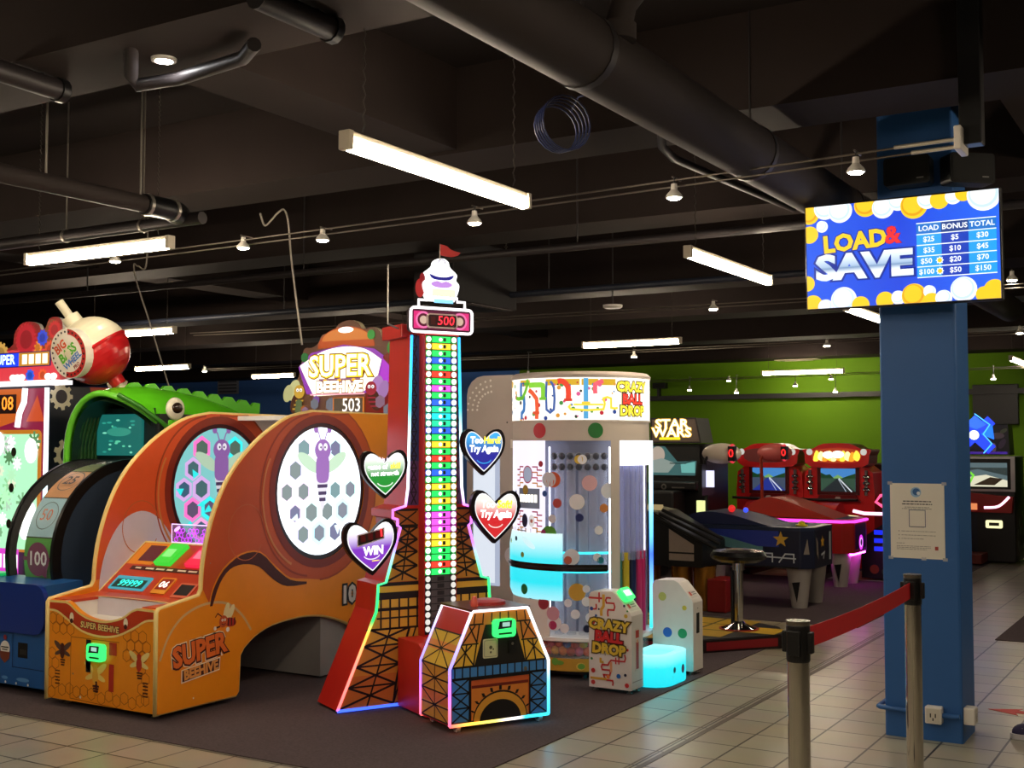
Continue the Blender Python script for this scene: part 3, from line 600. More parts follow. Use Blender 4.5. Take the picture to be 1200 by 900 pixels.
# lit honeycomb windows
BEEB, BEEW = pm('6a3a86', .4), pm('b9d0c8', .3)
def hive(x, back, cell, dark, s, seed, label, sgn=1):
    mb = MB().right(x); mb.disc(CC[0], CC[1], CR, 0, em(back, s), 48); mb.disc(CC[0], CC[1], CR, -.02, pm('30282c', .5), 48)
    o = mb.build('lit_window', bh, label); rr = random.Random(seed); mb = MB().right(x); k = 0
    q = .088
    for i in range(-5, 6):
        for j in range(-6, 7):
            u, v = (i + .5 * (j % 2)) * q * 1.75, j * q * 1.52
            if math.hypot(u, v) > CR - .06 or rr.random() < .12: continue
            if v > -.12 and abs(u) < .1: continue
            r = q * rr.uniform(.9, 1.03); c = rr.choice(cell[1::2] if u < -.12 else cell[0::2]); k += 1
            mb.flat(hexa(CC[0] + u, CC[1] + v, r), .004 + .00003 * k, em(c, s * .8)); mb.flat(hexa(CC[0] + u, CC[1] + v, r * .66), .0065 + .00003 * k, em(rr.choice(dark), s * .36))
    for _ in range(7):
        t, r = rr.uniform(0, 6.28), rr.uniform(.12, .33); u, v = CC[0] + r * math.cos(t), CC[1] + r * math.sin(t)
        mb.flat([(u, v), (u + .07 * math.cos(t), v + .07 * math.sin(t)), (u + .07 * math.cos(t + 1.2), v + .05 * math.sin(t + 1.2))], .0095, em(cell[0], s * .7))
    mb.build('honeycomb_pattern', o)
    mb = MB().right(x); cx_, cy_ = CC[0] + .02, CC[1] + .15; pu = em('9a6ab4', s * .5); st = em('e8e4f0', s * .5); dk = em('584070', s * .3); wg = em('b8d4b8', s * .6)
    for d in (-1, 1):
        mb.disc(cx_ + d * .13, cy_ + .03, .12, .011, wg, 20, .042, d * 28); mb.stroke([(cx_ + d * .02, cy_ + .17), (cx_ + d * .04, cy_ + .22), (cx_ + d * .06, cy_ + .235)], .01, .012, pu); mb.disc(cx_ + d * .065, cy_ + .24, .022, .012, pu, 14)
    mb.flat(spline([(cx_ - .06, cy_ - .08), (cx_, cy_ - .28), (cx_ + .06, cy_ - .08)], 4) + [(cx_, cy_ - .05)], .0125, st)
    for z in (-.12, -.165, -.205): mb.rect(cx_ - .05 - (z + .12) * .2, cx_ + .05 + (z + .12) * .2, cy_ + z - .011, cy_ + z + .011, .0132, dk)
    mb.flat(rrect(cx_ - .065, cx_ + .065, cy_ - .1, cy_ + .08, .045), .0138, pu); mb.disc(cx_, cy_ + .11, .078, .0142, pu, 24, .07)
    for d in (-1, 1): mb.disc(cx_ + d * .025, cy_ + .13, .02, .0148, em('efeaf6', s * .6), 14, .024); mb.disc(cx_ + d * .02, cy_ + .127, .008, .0152, dk, 10)
    mb.build('bee_figure', o, 'purple bee on the window')
    mb = MB().right(x + .016); mb.ring(CC[0], CC[1], CR - .03, CR + .004, 0, pm('3a1218', .3), 48); mb.build('window_ring', o)
hive(HW - .02, 'e6f6ff', ['d8f4ff', 'd0c8ff', 'b8f0f8', 'f0d0f4', 'c8fff0', 'c8d8ff'], ['8fb4b8', '9aa0b0', '98a8a8', '8a8ab0'], 1.9, 4, 'bright white honeycomb window')
hive(-HW + .02, '6aa8a8', ['2fe8e8', 'f070c0', '60d0d0', 'e89ad0', '40f0d8', 'c8a0d8'], ['5a8a90', '7a6a90', '6a8a7a', '4a7a9a'], 1.3, 9, 'teal and pink honeycomb window')
# body: lower cabinet front, tray, dash, playfield
mb = MB().front(0); top = [(HW - .03, .60)] + spline([(.30, .602), (.25, .585), (.18, .545), (.05, .515), (-.08, .52), (-.18, .55), (-.25, .59), (-.29, .602)], 3) + [(-HW + .03, .60)]
mb.prism([(-HW + .03, .045), (HW - .03, .045)] + top, -.03, 0, ORG); fp = mb.build('front_panel', bh, 'orange front with coin door and bees')
mb = MB().front(0); w = .0012
band = top + [(-HW + .03, .545)] + spline([(-.36, .54), (-.27, .50), (-.15, .445), (0, .425), (.14, .44), (.27, .49), (.36, .535)], 3) + [(HW - .03, .545)]
mb.flat(band, w, REDC); lo = spline([(-HW + .03, .545), (-.36, .54), (-.27, .50), (-.15, .445), (0, .425), (.14, .44), (.27, .49), (.36, .535), (HW - .03, .545)], 3)
mb.stroke(lo, .012, w + .001, YEL); mb.stroke([(u, v - .006) for u, v in top], .012, w + .001, YEL)
mb.otext('SUPER BEEHIVE', .0, .475, .047, w + .0015, YEL, BRN, .03, .09, -2)
for d in (-.235, .21): mb.disc(d, .515, .018, w + .002, CREAM, 12, .028); mb.disc(d, .495, .014, w + .003, BRN, 10)
rr = random.Random(2)
for (u, v) in [(-.40 + .062 * (i % 3) + .031 * (i // 3 % 2), .50 - .055 * (i // 3)) for i in range(6)] + [(.22 + .062 * (i % 3) + .031 * (i // 3 % 2), .45 - .055 * (i // 3)) for i in range(9)] + [(-.40 + .03 * (i % 2), .3 - .055 * i) for i in range(5)] + [(-.31 + .062 * i, .10 + .012 * (i % 2)) for i in range(5)] + [(.02 + .062 * i, .085 + .02 * (i % 2)) for i in range(6)] + [(.34 + .03 * (i % 2), .28 - .055 * i) for i in range(4)]:
    mb.stroke(hexa(u, v, .034), .0035, w, OUTL, True)
def fbee(u, v, body, wing, k=1.0, rot=0):
    for d in (-1, 1): mb.disc(u + d * .035 * k, v + .035 * k, .045 * k, w + .001, wing, 14, .016 * k, d * 35); mb.disc(u + d * .032 * k, v - .002 * k, .036 * k, w + .0012, wing, 14, .012 * k, -d * 20)
    mb.disc(u, v, .02 * k, w + .002, body, 14, .035 * k, rot); mb.disc(u, v + .038 * k, .016 * k, w + .0025, body, 12)
    for j in range(3): mb.rect(u - .015 * k + .003 * j, u + .015 * k + .012 * k - .003 * j, v - .045 * k - j * .014, v - .037 * k - j * .014, w + .003, BRN)
fbee(-.31, .31, BRN, pm('5a4038', .4)); fbee(.32, .30, pm('b8341c', .4), pm('e8d488', .4), 1.1); fbee(-.03, .20, pm('e8a838', .4), pm('f0cc70', .4), 1.25); fbee(-.02, .15, BRN, ORG, .5)
for d in (-.35, .37):
    for j in range(5): mb.rect(d - .02, d + .02, .2 - j * .018, .208 - j * .018, w, BRN)
mb.stroke([(-.24, .06), (-.24, .405), (.16, .405)], .004, w, OUTL); mb.stroke([(-.24, .06), (.2, .045)], .004, w, OUTL)
mb.rect(-.11, -.07, .22, .40, w + .001, INK); mb.rect(.08, .14, .33, .4, w + .001, pm('b8281c', .4)); mb.rect(.08, .12, .13, .28, w + .001, pm('b8281c', .4)); mb.disc(-.215, .2, .006, w + .002, STEEL, 10); mb.disc(-.15, .075, .008, w + .002, WHITE, 10)
mb.build('printed_artwork', fp)
GRN = em('35e86a', 1.5)
def reader(parent, u, v, x=0, y=0, frame='front', k=1.0):
    mb = MB().front(y) if frame == 'front' else MB().right(x)
    mb.prism(rrect(u - .075 * k, u + .055 * k, v - .045 * k, v + .05 * k, .02 * k), 0, .03 * k, GRN); o = mb.build('card_reader', parent, 'glowing green card reader')
    mb = MB().front(y) if frame == 'front' else MB().right(x)
    mb.prism([(u - .055 * k, v + .0 * k), (u + .025 * k, v + .004 * k), (u + .03 * k, v + .042 * k), (u - .045 * k, v + .04 * k)], .03 * k, .034 * k, pm('2a3a40', .3)); mb.rect(u - .03 * k, u + .015 * k, v + .012 * k, v + .034 * k, .0345 * k, em('b8e8d8', .7)); mb.rect(u - .05 * k, u + .03 * k, v - .03 * k, v - .02 * k, .0305 * k, pm('0c5a2c', .4)); mb.build('reader_display', o)
reader(fp, .0, .335)
# legs, base and rear body
for (x, y) in ((-.36, .08), (.36, .08), (.36, .5), (-.36, .5), (.36, 1.95), (-.36, 1.95)):
    mb = MB(); mb.lathe([(0, 0), (.022, 0), (.022, .012), (.009, .014), (.009, .045), (0, .045)], STEEL, 12, (x, y, 0)); mb.build('levelling_foot', bh)
mb = MB().right(-HW + .035); prof = [(.03, .035), (.03, .50), (.22, .50), (.22, .602), (.34, .612), (.70, .885), (.735, .86), (.95, .78), (2.12, .78), (2.12, .48), (.62, .45), (.6, .035)]
mb.prism(prof, 0, 2 * HW - .07, pm('d8d2dc', .4)); mb.build('cabinet_body', bh)
mb = MB().box(-HW + .036, HW - .036, 1.38, 2.14, .02, .48, pm('8e8a88', .5)); mb.build('rear_base', bh)
mb = MB().box(-HW + .036, HW - .036, 2.11, 2.145, .48, 1.69, pm('e4e2de', .4)); mb.build('back_wall', bh, 'white back wall')
mb = MB().box(-HW + .036, HW - .036, 1.5, 2.11, 1.66, 1.69, pm('e4e2de', .4)); mb.build('roof_panel', bh)
mb = MB(); mb.box(-.29, .30, .03, .215, .498, .503, WHITE); mb.box(-.30, -.285, .0, .22, .5, .603, WHITE); mb.box(.295, .31, .0, .22, .5, .603, WHITE); mb.build('ball_tray', bh, 'white ball tray behind the curved front')
for xa, xb in ((-HW + .036, -.28), (.30, HW - .036)): MB().box(xa, xb, .03, .34, .59, .606, REDC).build('tray_surround', bh)
# dash
d0, d1 = Vector((0, .22, .603)), Vector((0, .34, .613)); e0, e1 = Vector((0, .34, .613)), Vector((0, .70, .886)); SL = (e1 - e0)
mb = MB(); mb.frame((0, .22, .604), X, (0, .12, .01)); mb.rect(-HW + .036, HW - .036, 0, .121, .001, REDC); mb.stroke(spline([(-.3, -.004), (-.15, .012), (0, .018), (.16, .012), (.31, -.004)], 3), .016, .003, YEL); mb.frame((0, .34, .613), X, SL)
Ls = SL.length; mb.rect(-HW + .036, HW - .036, 0, Ls, .001, REDC); mb.stroke([(-HW + .042, 0), (-HW + .042, Ls - .004), (HW - .042, Ls - .004)], .014, .003, YEL)
mb.flat([(-.41, .25), (-.2, .25), (-.05, .44), (-.41, .44)], .0015, ORG); dash = mb.build('dashboard', bh, 'red sloping panel with score displays')
mb = MB(); mb.frame((0, .34, .613), X, SL); mb.rect(-.34, .40, .2, .235, .003, BRN); [mb.rect(-.3 + .09 * k, -.3 + .09 * k + (.07 if k % 3 else .05), .211, .224, .004, CREAM) for k in range(7)]; mb.rect(-.34, -.2, .28, .42, .003, pm('6a2430', .4)); mb.build('printed_artwork', dash)
mb = MB(); mb.frame((0, .34, .613), X, SL); mb.prism(rrect(-.37, -.07, .03, .14, .008), 0, .008, em('4ab8c8', .6)); mb.rect(-.35, -.09, .042, .112, .009, pm('0c4a48', .4)); mb.text('99999', -.22, .077, .075, .010, em('2af0d0', 1.8), .01, 0, 1.02, .15); mb.build('score_display', dash, 'turquoise display reading 99999')
mb = MB(); mb.frame((0, .34, .613), X, SL); mb.prism(rrect(.0, .12, .02, .15, .008), 0, .008, pm('f0a030', .4)); mb.rect(.012, .108, .05, .14, .009, pm('a83018', .4)); mb.text('06', .06, .09, .07, .010, em('fff4e0', 1.6), .02); mb.build('ticket_display', dash)
mb = MB(); mb.frame((0, .34, .613), X, SL); mb.prism(rrect(.18, .32, .0, .12, .008), 0, .008, pm('e07050', .4)); mb.rect(.195, .305, .02, .105, .009, INK); mb.build('small_display', dash)
for (u, col, hi) in ((-.10, '3ad23a', '8af080'), (.16, 'f02848', 'ff7890')):
    mb = MB(); mb.frame((0, .34, .613), X, SL); mb.prism([(u - .06, .25), (u + .07, .25), (u + .09, .42), (u - .04, .42)], 0, .03, em(col, .9)); mb.rect(u - .03, u + .045, .3, .37, .031, em(hi, .9)); mb.build('start_button', dash, 'lit green button' if col == '3ad23a' else 'lit red button')
# see-through lit header strip at the end of the dash
mb = MB().front(.705, 0, 0); mb.prism([(-.20, .89), (.42, .89), (.42, 1.005), (-.20, 1.005)], -.006, 0, glass('b8a0e8', .35)); mb.stroke([(-.198, .892), (.418, .892), (.418, 1.003), (-.198, 1.003)], .006, .002, em('e8c0ff', 1.5), True)
for i in range(9):
    for j in range(3): 
        if (i * 3 + j) % 4 != 3: mb.stroke(hexa(-.16 + i * .03 + .015 * (j % 2), .91 + j * .028, .014), .004, .0025, em('d040f0', 1.5), True)
mb.flat(ell(-.15, .975, .03, .012, 12, 30), .003, em('f0b0ff', 1.4)); mb.rect(.12, .40, .91, .985, .001, em('40a8f0', .8)); mb.text('SUPER BEEHIVE', .26, .945, .035, .003, em('a8f0ff', 1.3), .01); mb.build('lit_header_strip', bh, 'purple and blue edge-lit acrylic strip')
# playfield inside
mb = MB().right(-HW + .04); mb.prism([(.75, .865), (.95, .782), (2.1, .782), (2.1, .95), (1.6, .84)], 0, 2 * HW - .08, LIL); mb.build('playfield', bh)
# the sign on top
sg = MB().front(2.12); SO = spline([(-.45, 1.69), (-.475, 1.80), (-.45, 1.95), (-.42, 2.0), (-.40, 2.08), (-.385, 2.16), (-.36, 2.2), (-.30, 2.2), (-.24, 2.23), (-.2, 2.29), (-.1, 2.305), (-.05, 2.36), (.05, 2.385), (.13, 2.36), (.17, 2.315), (.26, 2.325), (.32, 2.29), (.36, 2.22), (.43, 2.225), (.455, 2.17), (.43, 2.1), (.465, 2.02), (.47, 1.95), (.45, 1.85), (.47, 1.69)], 3)
sg.prism(SO, -.05, 0, pm('7a5648', .5), pm('d8c8a8', .5)); hd = sg.build('header_sign', bh, 'illuminated header sign with bees and score 503')
mb = MB().front(2.12); w = .0015
mb.flat(spline([(.2, 2.0), (.4, 2.14), (.44, 2.05), (.45, 1.95), (.43, 1.85), (.45, 1.7), (.2, 1.7)], 3), w, em('a8281c', .35)); mb.flat([(.28, 2.05), (.35, 2.1), (.44, 2.02), (.38, 1.88), (.3, 1.9)], w + .001, em('b83ad0', .8)); mb.flat(ell(.02, 2.19, .26, .15, 30, 0, 0, 180), w + .002, em('d8581c', .55)); mb.flat(ell(.02, 2.24, .22, .09, 30, 0, 0, 180), w + .003, em('f08a3a', .6)); mb.disc(.02, 2.315, .07, w + .004, em('fff4e0', 2), 20, .022)
mb.flat([(-.42, 2.06), (-.3, 2.16), (0, 2.21), (.28, 2.17), (.36, 2.12), (.30, 1.86), (-.34, 1.86)], w + .005, em('b04ad0', .55))
fan = spline([(-.405, 2.07), (-.2, 2.165), (.02, 2.195), (.2, 2.17), (.345, 2.09)], 5) + [(.30, 1.94), (.16, 1.855), (-.27, 1.845), (-.33, 1.94)]
mb.flat(fan, w + .0065, em('fff4d8', 1.5)); mb.stroke([(-.39, 2.06), (-.2, 2.15), (.02, 2.18), (.2, 2.155), (.33, 2.08)], .012, w + .0075, em('b8f0f8', 1.8))
mb.otext('SUPER', -.03, 2.05, .215, w + .008, em('f8c428', 1.6), em('8a4a10', .6), .05, .085, 0, .95); mb.text('SUPER', -.033, 2.052, .215, w + .011, em('fff8c8', 2.4), .012, 0, .95)
mb.rect(-.22, .16, 1.935, 1.968, w + .012, em('9a6a98', .8)); 
for u in (-.16, -.03, .1): mb.disc(u, 1.955, .02, w + .013, em('f0b030', 1), 12, .012)
mb.otext('BEEHIVE', -.03, 1.905, .11, w + .0125, em('fff6d8', 2.4), em('a8661a', .7), .04, .1, 0, 1.05)
mb.rect(-.3, .2, 1.85, 1.862, w + .012, em('f0a8b8', 1))
for (u, v, c) in ((-.36, 2.13, '3a9a4a'), (.44, 2.17, '3fae3a'), (.25, 2.27, '3fc84a')): mb.disc(u, v, .05 if u > .4 else .035, w + .006, em(c, .35), 14)
for (u, v, k, col, wing) in ((-.40, 1.87, 1.1, 'd8a83a', 'e0dc98'), (.26, 1.88, 1.1, 'a8283a', 'c890d8')):
    d = -1 if u < 0 else 1
    mb.disc(u + d * .05, v + .02, .075 * k, w + .014, em(wing, .6), 16, .05 * k, 70); mb.disc(u + d * .11, v, .06 * k, w + .0145, em(wing, .5), 16, .04 * k, 70); mb.disc(u + d * .03, v - .07, .05, w + .015, em('5a2a1c', .5), 16, .085, d * 25)
    for j in range(3): mb.flat([(u + d * (.0 + .015 * j) - .035, v - .05 - .03 * j), (u + d * (.0 + .015 * j) + .04, v - .05 - .03 * j), (u + d * (.0 + .015 * j) + .04, v - .062 - .03 * j), (u + d * (.0 + .015 * j) - .035, v - .062 - .03 * j)], w + .016, em(col, .6))
    mb.disc(u, v + .01, .05, w + .0165, em(col, .7), 18); 
    for q in (-.016, .016): mb.disc(u + q, v + .022, .013, w + .0175, em('ffffff', .9), 10); mb.disc(u + q, v + .02, .005, w + .018, INK, 8)
rr = random.Random(8)
for i in range(16):
    u = rr.uniform(-.43, .42); 
    if -.06 < u < .22: continue
    mb.flat(hexa(u, 1.73 + rr.uniform(0, .09), rr.uniform(.03, .055)), w + .019 + .0002 * i, em(rr.choice(['b88aa8', 'c8a878', 'd8783a', '9a9aa8', '7a8a5a', 'a86ad0']), .4))
mb.build('printed_artwork', hd)
mb = MB().front(2.098); mb.prism(rrect(-.08, .20, 1.70, 1.83, .006), -.005, 0, em('f08a3a', .6)); mb.rect(-.07, .19, 1.71, 1.825, .001, pm('6a625c', .4)); mb.text('503', .09, 1.77, .135, .003, em('fff4e0', 1.9), .0, 0, .85); mb.build('score_display', hd, 'grey display reading 503')
# ================================================================== IRON TOWER STRENGTH GAME
TA = R(61.5); p0 = onZ(395, 838); dirx = Vector((math.cos(TA), math.sin(TA), 0))
tw_o = p0 + dirx * .60; tr_ = thing('arcade_game', 'tall red lattice tower strength game with ladder of lights and hearts', 'arcade game', (tw_o.x, tw_o.y, 0), TA)
RED = pm('c2241c', .4, 0, .05); REDD = pm('8a1616', .45); GOLDL = pm('c89a3a', .45); ORGL = pm('b8742a', .45)
HALF = [(.60, .02), (.37, .55), (.363, .61), (.358, .70), (.31, .712), (.222, 1.02), (.24, 1.032), (.24, 1.066), (.27, 1.076), (.27, 1.12), (.19, 1.142), (.175, 1.25), (.155, 2.13)]
OUT = HALF + [(-u, v) for u, v in HALF[::-1]]
mb = MB().front(0); mb.prism(OUT, -.30, 0, RED, RED); body = mb.build('tower_body', tr_)
mb = MB().box(-.19, .19, .06, .34, 2.12, 2.20, RED); mb.build('top_block', tr_, bev=.004)
# lattice print
LB = pm('140c0a', .5, 0, 0); mb = MB().front(0); w = .002
grad = led('gold_print', [(0, '000000'), (1, '000000')], 0, 'Z')
def wat(z):
    for (a, b), (c, d) in zip(HALF, HALF[1:]):
        if b <= z <= d: return a + (c - a) * ((z - b) / (d - b) if d > b else 0)
    return .15
for (z0, z1, c) in ((.02, .2, 'c8702e'), (.2, .36, 'd08c30'), (.36, .55, 'dca838'), (.55, .7, 'e4b440'), (.712, .88, 'cc8c34'), (.88, 1.02, 'bc7030'), (1.032, 1.12, 'b0642a'), (1.145, 1.4, '5a3a6a'), (1.4, 2.13, '2a3a6a')):
    zz = [z for z in [z0] + [q[1] for q in HALF if z0 < q[1] < z1] + [z1]]; L = [(-wat(z) + .008, z) for z in zz]; mb.flat(L + [(-u, v) for u, v in L[::-1]], w, pm(c, .4, 0, .04))
def bar(a, b, wd=.012): mb.stroke([a, b], wd, w + .001, LB)
bar((-.36, .70), (.36, .70), .02); bar((-.355, .635), (.355, .635), .04); bar((-.36, .56), (.36, .56), .018); bar((-.365, .51), (.365, .51), .01); bar((-.43, .45), (.43, .45), .012)
for k in range(13): u = -.34 + k * .057; bar((u, .45), (u, .625), .011)
for sg_ in (-1, 1):
    # leg lattice: nodes on the outer and inner edges
    ou = [(sg_ * (wat(z) - .012), z) for z in (.03, .14, .25, .36, .45)]; inn = [(sg_ * u, z) for u, z in ((.26, .03), (.245, .14), (.22, .25), (.19, .36), (.16, .45))]
    mid = [((a[0] + b[0]) / 2, (a[1] + b[1]) / 2) for a, b in zip(ou, inn)]
    for i in range(4): bar(ou[i], inn[i + 1]); bar(inn[i], ou[i + 1]); bar(ou[i + 1], inn[i + 1], .01); bar(inn[i], inn[i + 1], .014)
    bar(mid[0], mid[4], .01); bar(inn[0], (sg_ * .12, .45), .01); bar((sg_ * .25, .03), (sg_ * .11, .03), .01)
    for (za, zb) in ((.72, .80), (.80, .88), (.88, .95), (.95, 1.02)):
        a0, b0, ia, ib = sg_ * (wat(za) - .01), sg_ * (wat(zb) - .01), sg_ * .115, sg_ * .112; bar((a0, za), (ib, zb)); bar((ia, za), (b0, zb)); bar((b0, zb), (ib, zb), .009)
    bar((sg_ * .21, .72), (sg_ * .165, 1.02), .009); bar((sg_ * .23, 1.035), (sg_ * .12, 1.11), .009); bar((sg_ * .12, 1.035), (sg_ * .25, 1.11), .009); bar((sg_ * .11, 1.03), (sg_ * .25, 1.03), .012); bar((sg_ * .11, 1.12), (sg_ * .27, 1.12), .014)
    z = 1.15
    while z < 2.1: bar((sg_ * .155, z), (sg_ * .12, z + .07), .007); bar((sg_ * .12, z), (sg_ * .155, z + .07), .007); bar((sg_ * .12, z + .07), (sg_ * .16, z + .07), .006); z += .07
mb.build('lattice_print', body)
# running LED edge
NEON = led('led_rainbow', [(0, '2a50ff'), (.02, 'ff6a6a'), (.13, 'ff7a6a'), (.2, 'ffb040'), (.235, '20e060'), (.33, '30e87a'), (.37, '70f0b0'), (.43, 'a870ff'), (.53, 'd868ff'), (.57, 'f4e0ff'), (.72, 'd8fff8'), (.80, '30d8f8'), (1, '20a0ff')], 2.0, 'Z', 0, 2.13)
NEONB = em('3a5cff', 2.0)
for s in (-1, 1):
    mb = MB().front(0); mb.tube([(s * u, v, .004) for u, v in HALF], .0085, NEON, 8); mb.build('led_edge', tr_)
mb = MB().front(0); mb.tube([(-.6, .02, .006), (.6, .02, .004)], .0085, NEONB, 8); mb.build('led_edge', tr_, 'blue light strip along the bottom')
# ladder of lights
mb = MB().box(-.105, .105, -.075, 0.0, .40, 2.14, RED); lad = mb.build('ladder_column', tr_); yF = -.0755
mb = MB().front(yF); mb.rect(-.1, .1, .41, 2.13, .0003, INK); mb.build('ladder_backing', lad)
RUNG = {'g': '28d85a', 'y': 'f0c030', 'b': '2a5ce8', 'r': 'f03a2a', 'p': 'e850d8', 'c': '20d0d8', 'n': '24c890'}
seq = 'gygbgrgpgbncnbgygrgbgygrgpgpyggrgy'; n = 42; z1, z0 = 2.125, .42; dz = (z1 - z0) / n; SEQ = list('gygbgrgpgbncnbgygrgbgygygpppyyggrg') ; 
for i in range(n):
    zc_ = z1 - (i + .5) * dz; lit = i < 34
    mb = MB().front(yF); c = RUNG[SEQ[i]] if lit else None
    mb.prism([(-.099, zc_ - dz * .44), (.099, zc_ - dz * .44), (.099, zc_ + dz * .44), (-.099, zc_ + dz * .44)], .0004, .003, em(c, .7) if lit else pm('2e2a2c', .5)); mb.prism([(-.060, zc_ - dz * .43), (.060, zc_ - dz * .43), (.060, zc_ + dz * .43), (-.060, zc_ + dz * .43)], .003, .004, em(c, 1.5) if lit else pm('4e4a4c', .5)); [mb.rect(s_ * .0635 - .003, s_ * .0635 + .003, zc_ - dz * .5, zc_ + dz * .5, .0042, INK) for s_ in (-1, 1)]
    if lit: mb.disc(-.005, zc_, .011, .0045, em('f4fff0', 2.2), 10); mb.rect(.012, .03, zc_ - .011, zc_ + .011, .0045, pm('20402a', .4) if SEQ[i] != 'r' else pm('7a1410', .4)); mb.rect(-.045, -.025, zc_ - .008, zc_ + .008, .0043, em(c, 1.6))
    else: mb.rect(-.022, .022, zc_ - .012, zc_ + .012, .0045, pm('141214', .5))
    mb.build('rung_light', lad)
BUL = em('f0fff0', 1.6); BULD = em('e8e4dc', .9)
for s in (-1, 1):
    for i in range(n):
        zc_ = z1 - (i + .5) * dz; mb = MB(); mb.ball((s * .082, yF - .004, zc_), .0165, BUL if i < 34 else BULD, 10, 6, (1, .7, 1)); mb.build('bulb', lad)
# head sign
mb = MB().front(-.08); HS = rrect(-.2, .2, 2.145, 2.285, .025); mb.prism(HS, -.05, 0, pm('2a0c1c', .4)); hs = mb.build('head_sign', tr_, 'pink and white sign reading 500 with domed crest')
mb = MB().front(-.08); mb.rect(-.185, .185, 2.16, 2.27, .001, em('6a0a3a', .6))
for s in (-1, 1):
    mb.rect(min(s * .115, s * .18), max(s * .115, s * .18), 2.165, 2.265, .0015, em('e02a7a', .9))
    for q, c in ((.05, 'ff7ab8'), (.038, '5a0a2a'), (.024, 'e8c8b0')): mb.disc(s * .118, 2.215, q, .002 + (.05 - q) * .05, em(c, .8) if q > .03 else em(c, .7), 20)
mb.build('printed_artwork', hs)
mb = MB().front(-.08); mb.tube([(u, v, .004) for u, v in HS], .008, em('fff4fa', 2.2), 8, True); mb.tube([(-.15, 2.29, .004), (-.15, 2.33, .004), (-.1, 2.33, .004), (-.1, 2.35, .004), (.1, 2.35, .004), (.1, 2.33, .004), (.15, 2.33, .004), (.15, 2.29, .004)], .008, em('fff4fa', 2.2), 8); mb.build('neon_outline', hs)
mb = MB().front(-.081); mb.prism(rrect(-.1, .1, 2.17, 2.255, .02), 0, .01, pm('c8b8b4', .3)); mb.flat(rrect(-.09, .09, 2.178, 2.247, .012), .0105, pm('30060a', .4)); mb.rect(-.075, -.045, 2.19, 2.235, .011, pm('50080c', .4)); mb.text('500', .022, 2.212, .075, .0115, em('ff2a3a', 2.0), .004, 0, 1.0, .08); mb.build('score_display', hs, 'red digits 500')
CR_ = spline([(-.085, 2.33), (-.115, 2.39), (-.12, 2.43), (-.10, 2.455), (-.105, 2.49), (-.055, 2.53), (-.045, 2.56), (-.02, 2.578), (.0, 2.58), (.02, 2.578), (.045, 2.56), (.055, 2.53), (.1, 2.49), (.095, 2.455), (.115, 2.43), (.11, 2.39), (.085, 2.33)], 3)
mb = MB().front(-.08); mb.prism(CR_, -.04, 0, em('ffffff', 1.7)); mb.build('crest', hs, 'glowing white domed crest')
mb = MB().front(-.08); mb.flat(spline([(-.08, 2.485), (-.03, 2.472), (.03, 2.472), (.08, 2.485), (.05, 2.455), (-.05, 2.455)], 3, True), .001, em('1c1a8a', .8)); mb.flat(spline([(-.07, 2.43), (-.03, 2.447), (0, 2.438), (.03, 2.447), (.07, 2.43), (.04, 2.41), (-.04, 2.41)], 3, True), .001, em('c890e8', .9)); mb.stroke(ell(0, 2.55, .022, .025, 14, 0, 0, 180), .007, .001, em('a8a0b8', .8)); mb.rect(-.06, .09, 2.345, 2.4, .0008, em('fff0a8', 1.6))
for u in (-.06, -.03, 0, .03, .055): mb.stroke([(u, 2.362), (u + .012, 2.35), (u + .024, 2.36)], .004, .0015, em('6a4a8a', .8))
mb.rect(-.05, .075, 2.318, 2.34, .0015, em('8ad0ff', 1.2)); mb.build('crest_print', hs)
mb = MB().front(-.10); mb.flat(ell(-.135, 2.4, .03, .055, 16), -.03, em('d02a2a', .5)); mb.flat(ell(-.12, 2.455, .018, .035, 14), -.03, em('b81c28', .4)); mb.build('rear_lamp', hs)
mb = MB(); mb.tube([(-.015, -.085, 2.57), (-.015, -.085, 2.665)], .0035, STEEL, 6); pole = mb.build('flag_pole', hs)
mb = MB().front(-.085); mb.prism(spline([(-.013, 2.662), (.03, 2.655), (.06, 2.635), (.12, 2.622)], 3) + spline([(.105, 2.605), (.06, 2.592), (-.013, 2.598)], 3), -.002, .002, pm('c83434', .5)); mb.build('flag', pole, 'small red pennant')
mb = MB(); mb.tube([(-.26, .1, 2.2), (-.26, .1, 2.55)], .005, STEEL, 6); mb.tube([(-.26, .1, 2.2), (-.18, .1, 2.17)], .005, STEEL, 6); mb.build('rear_post', tr_)
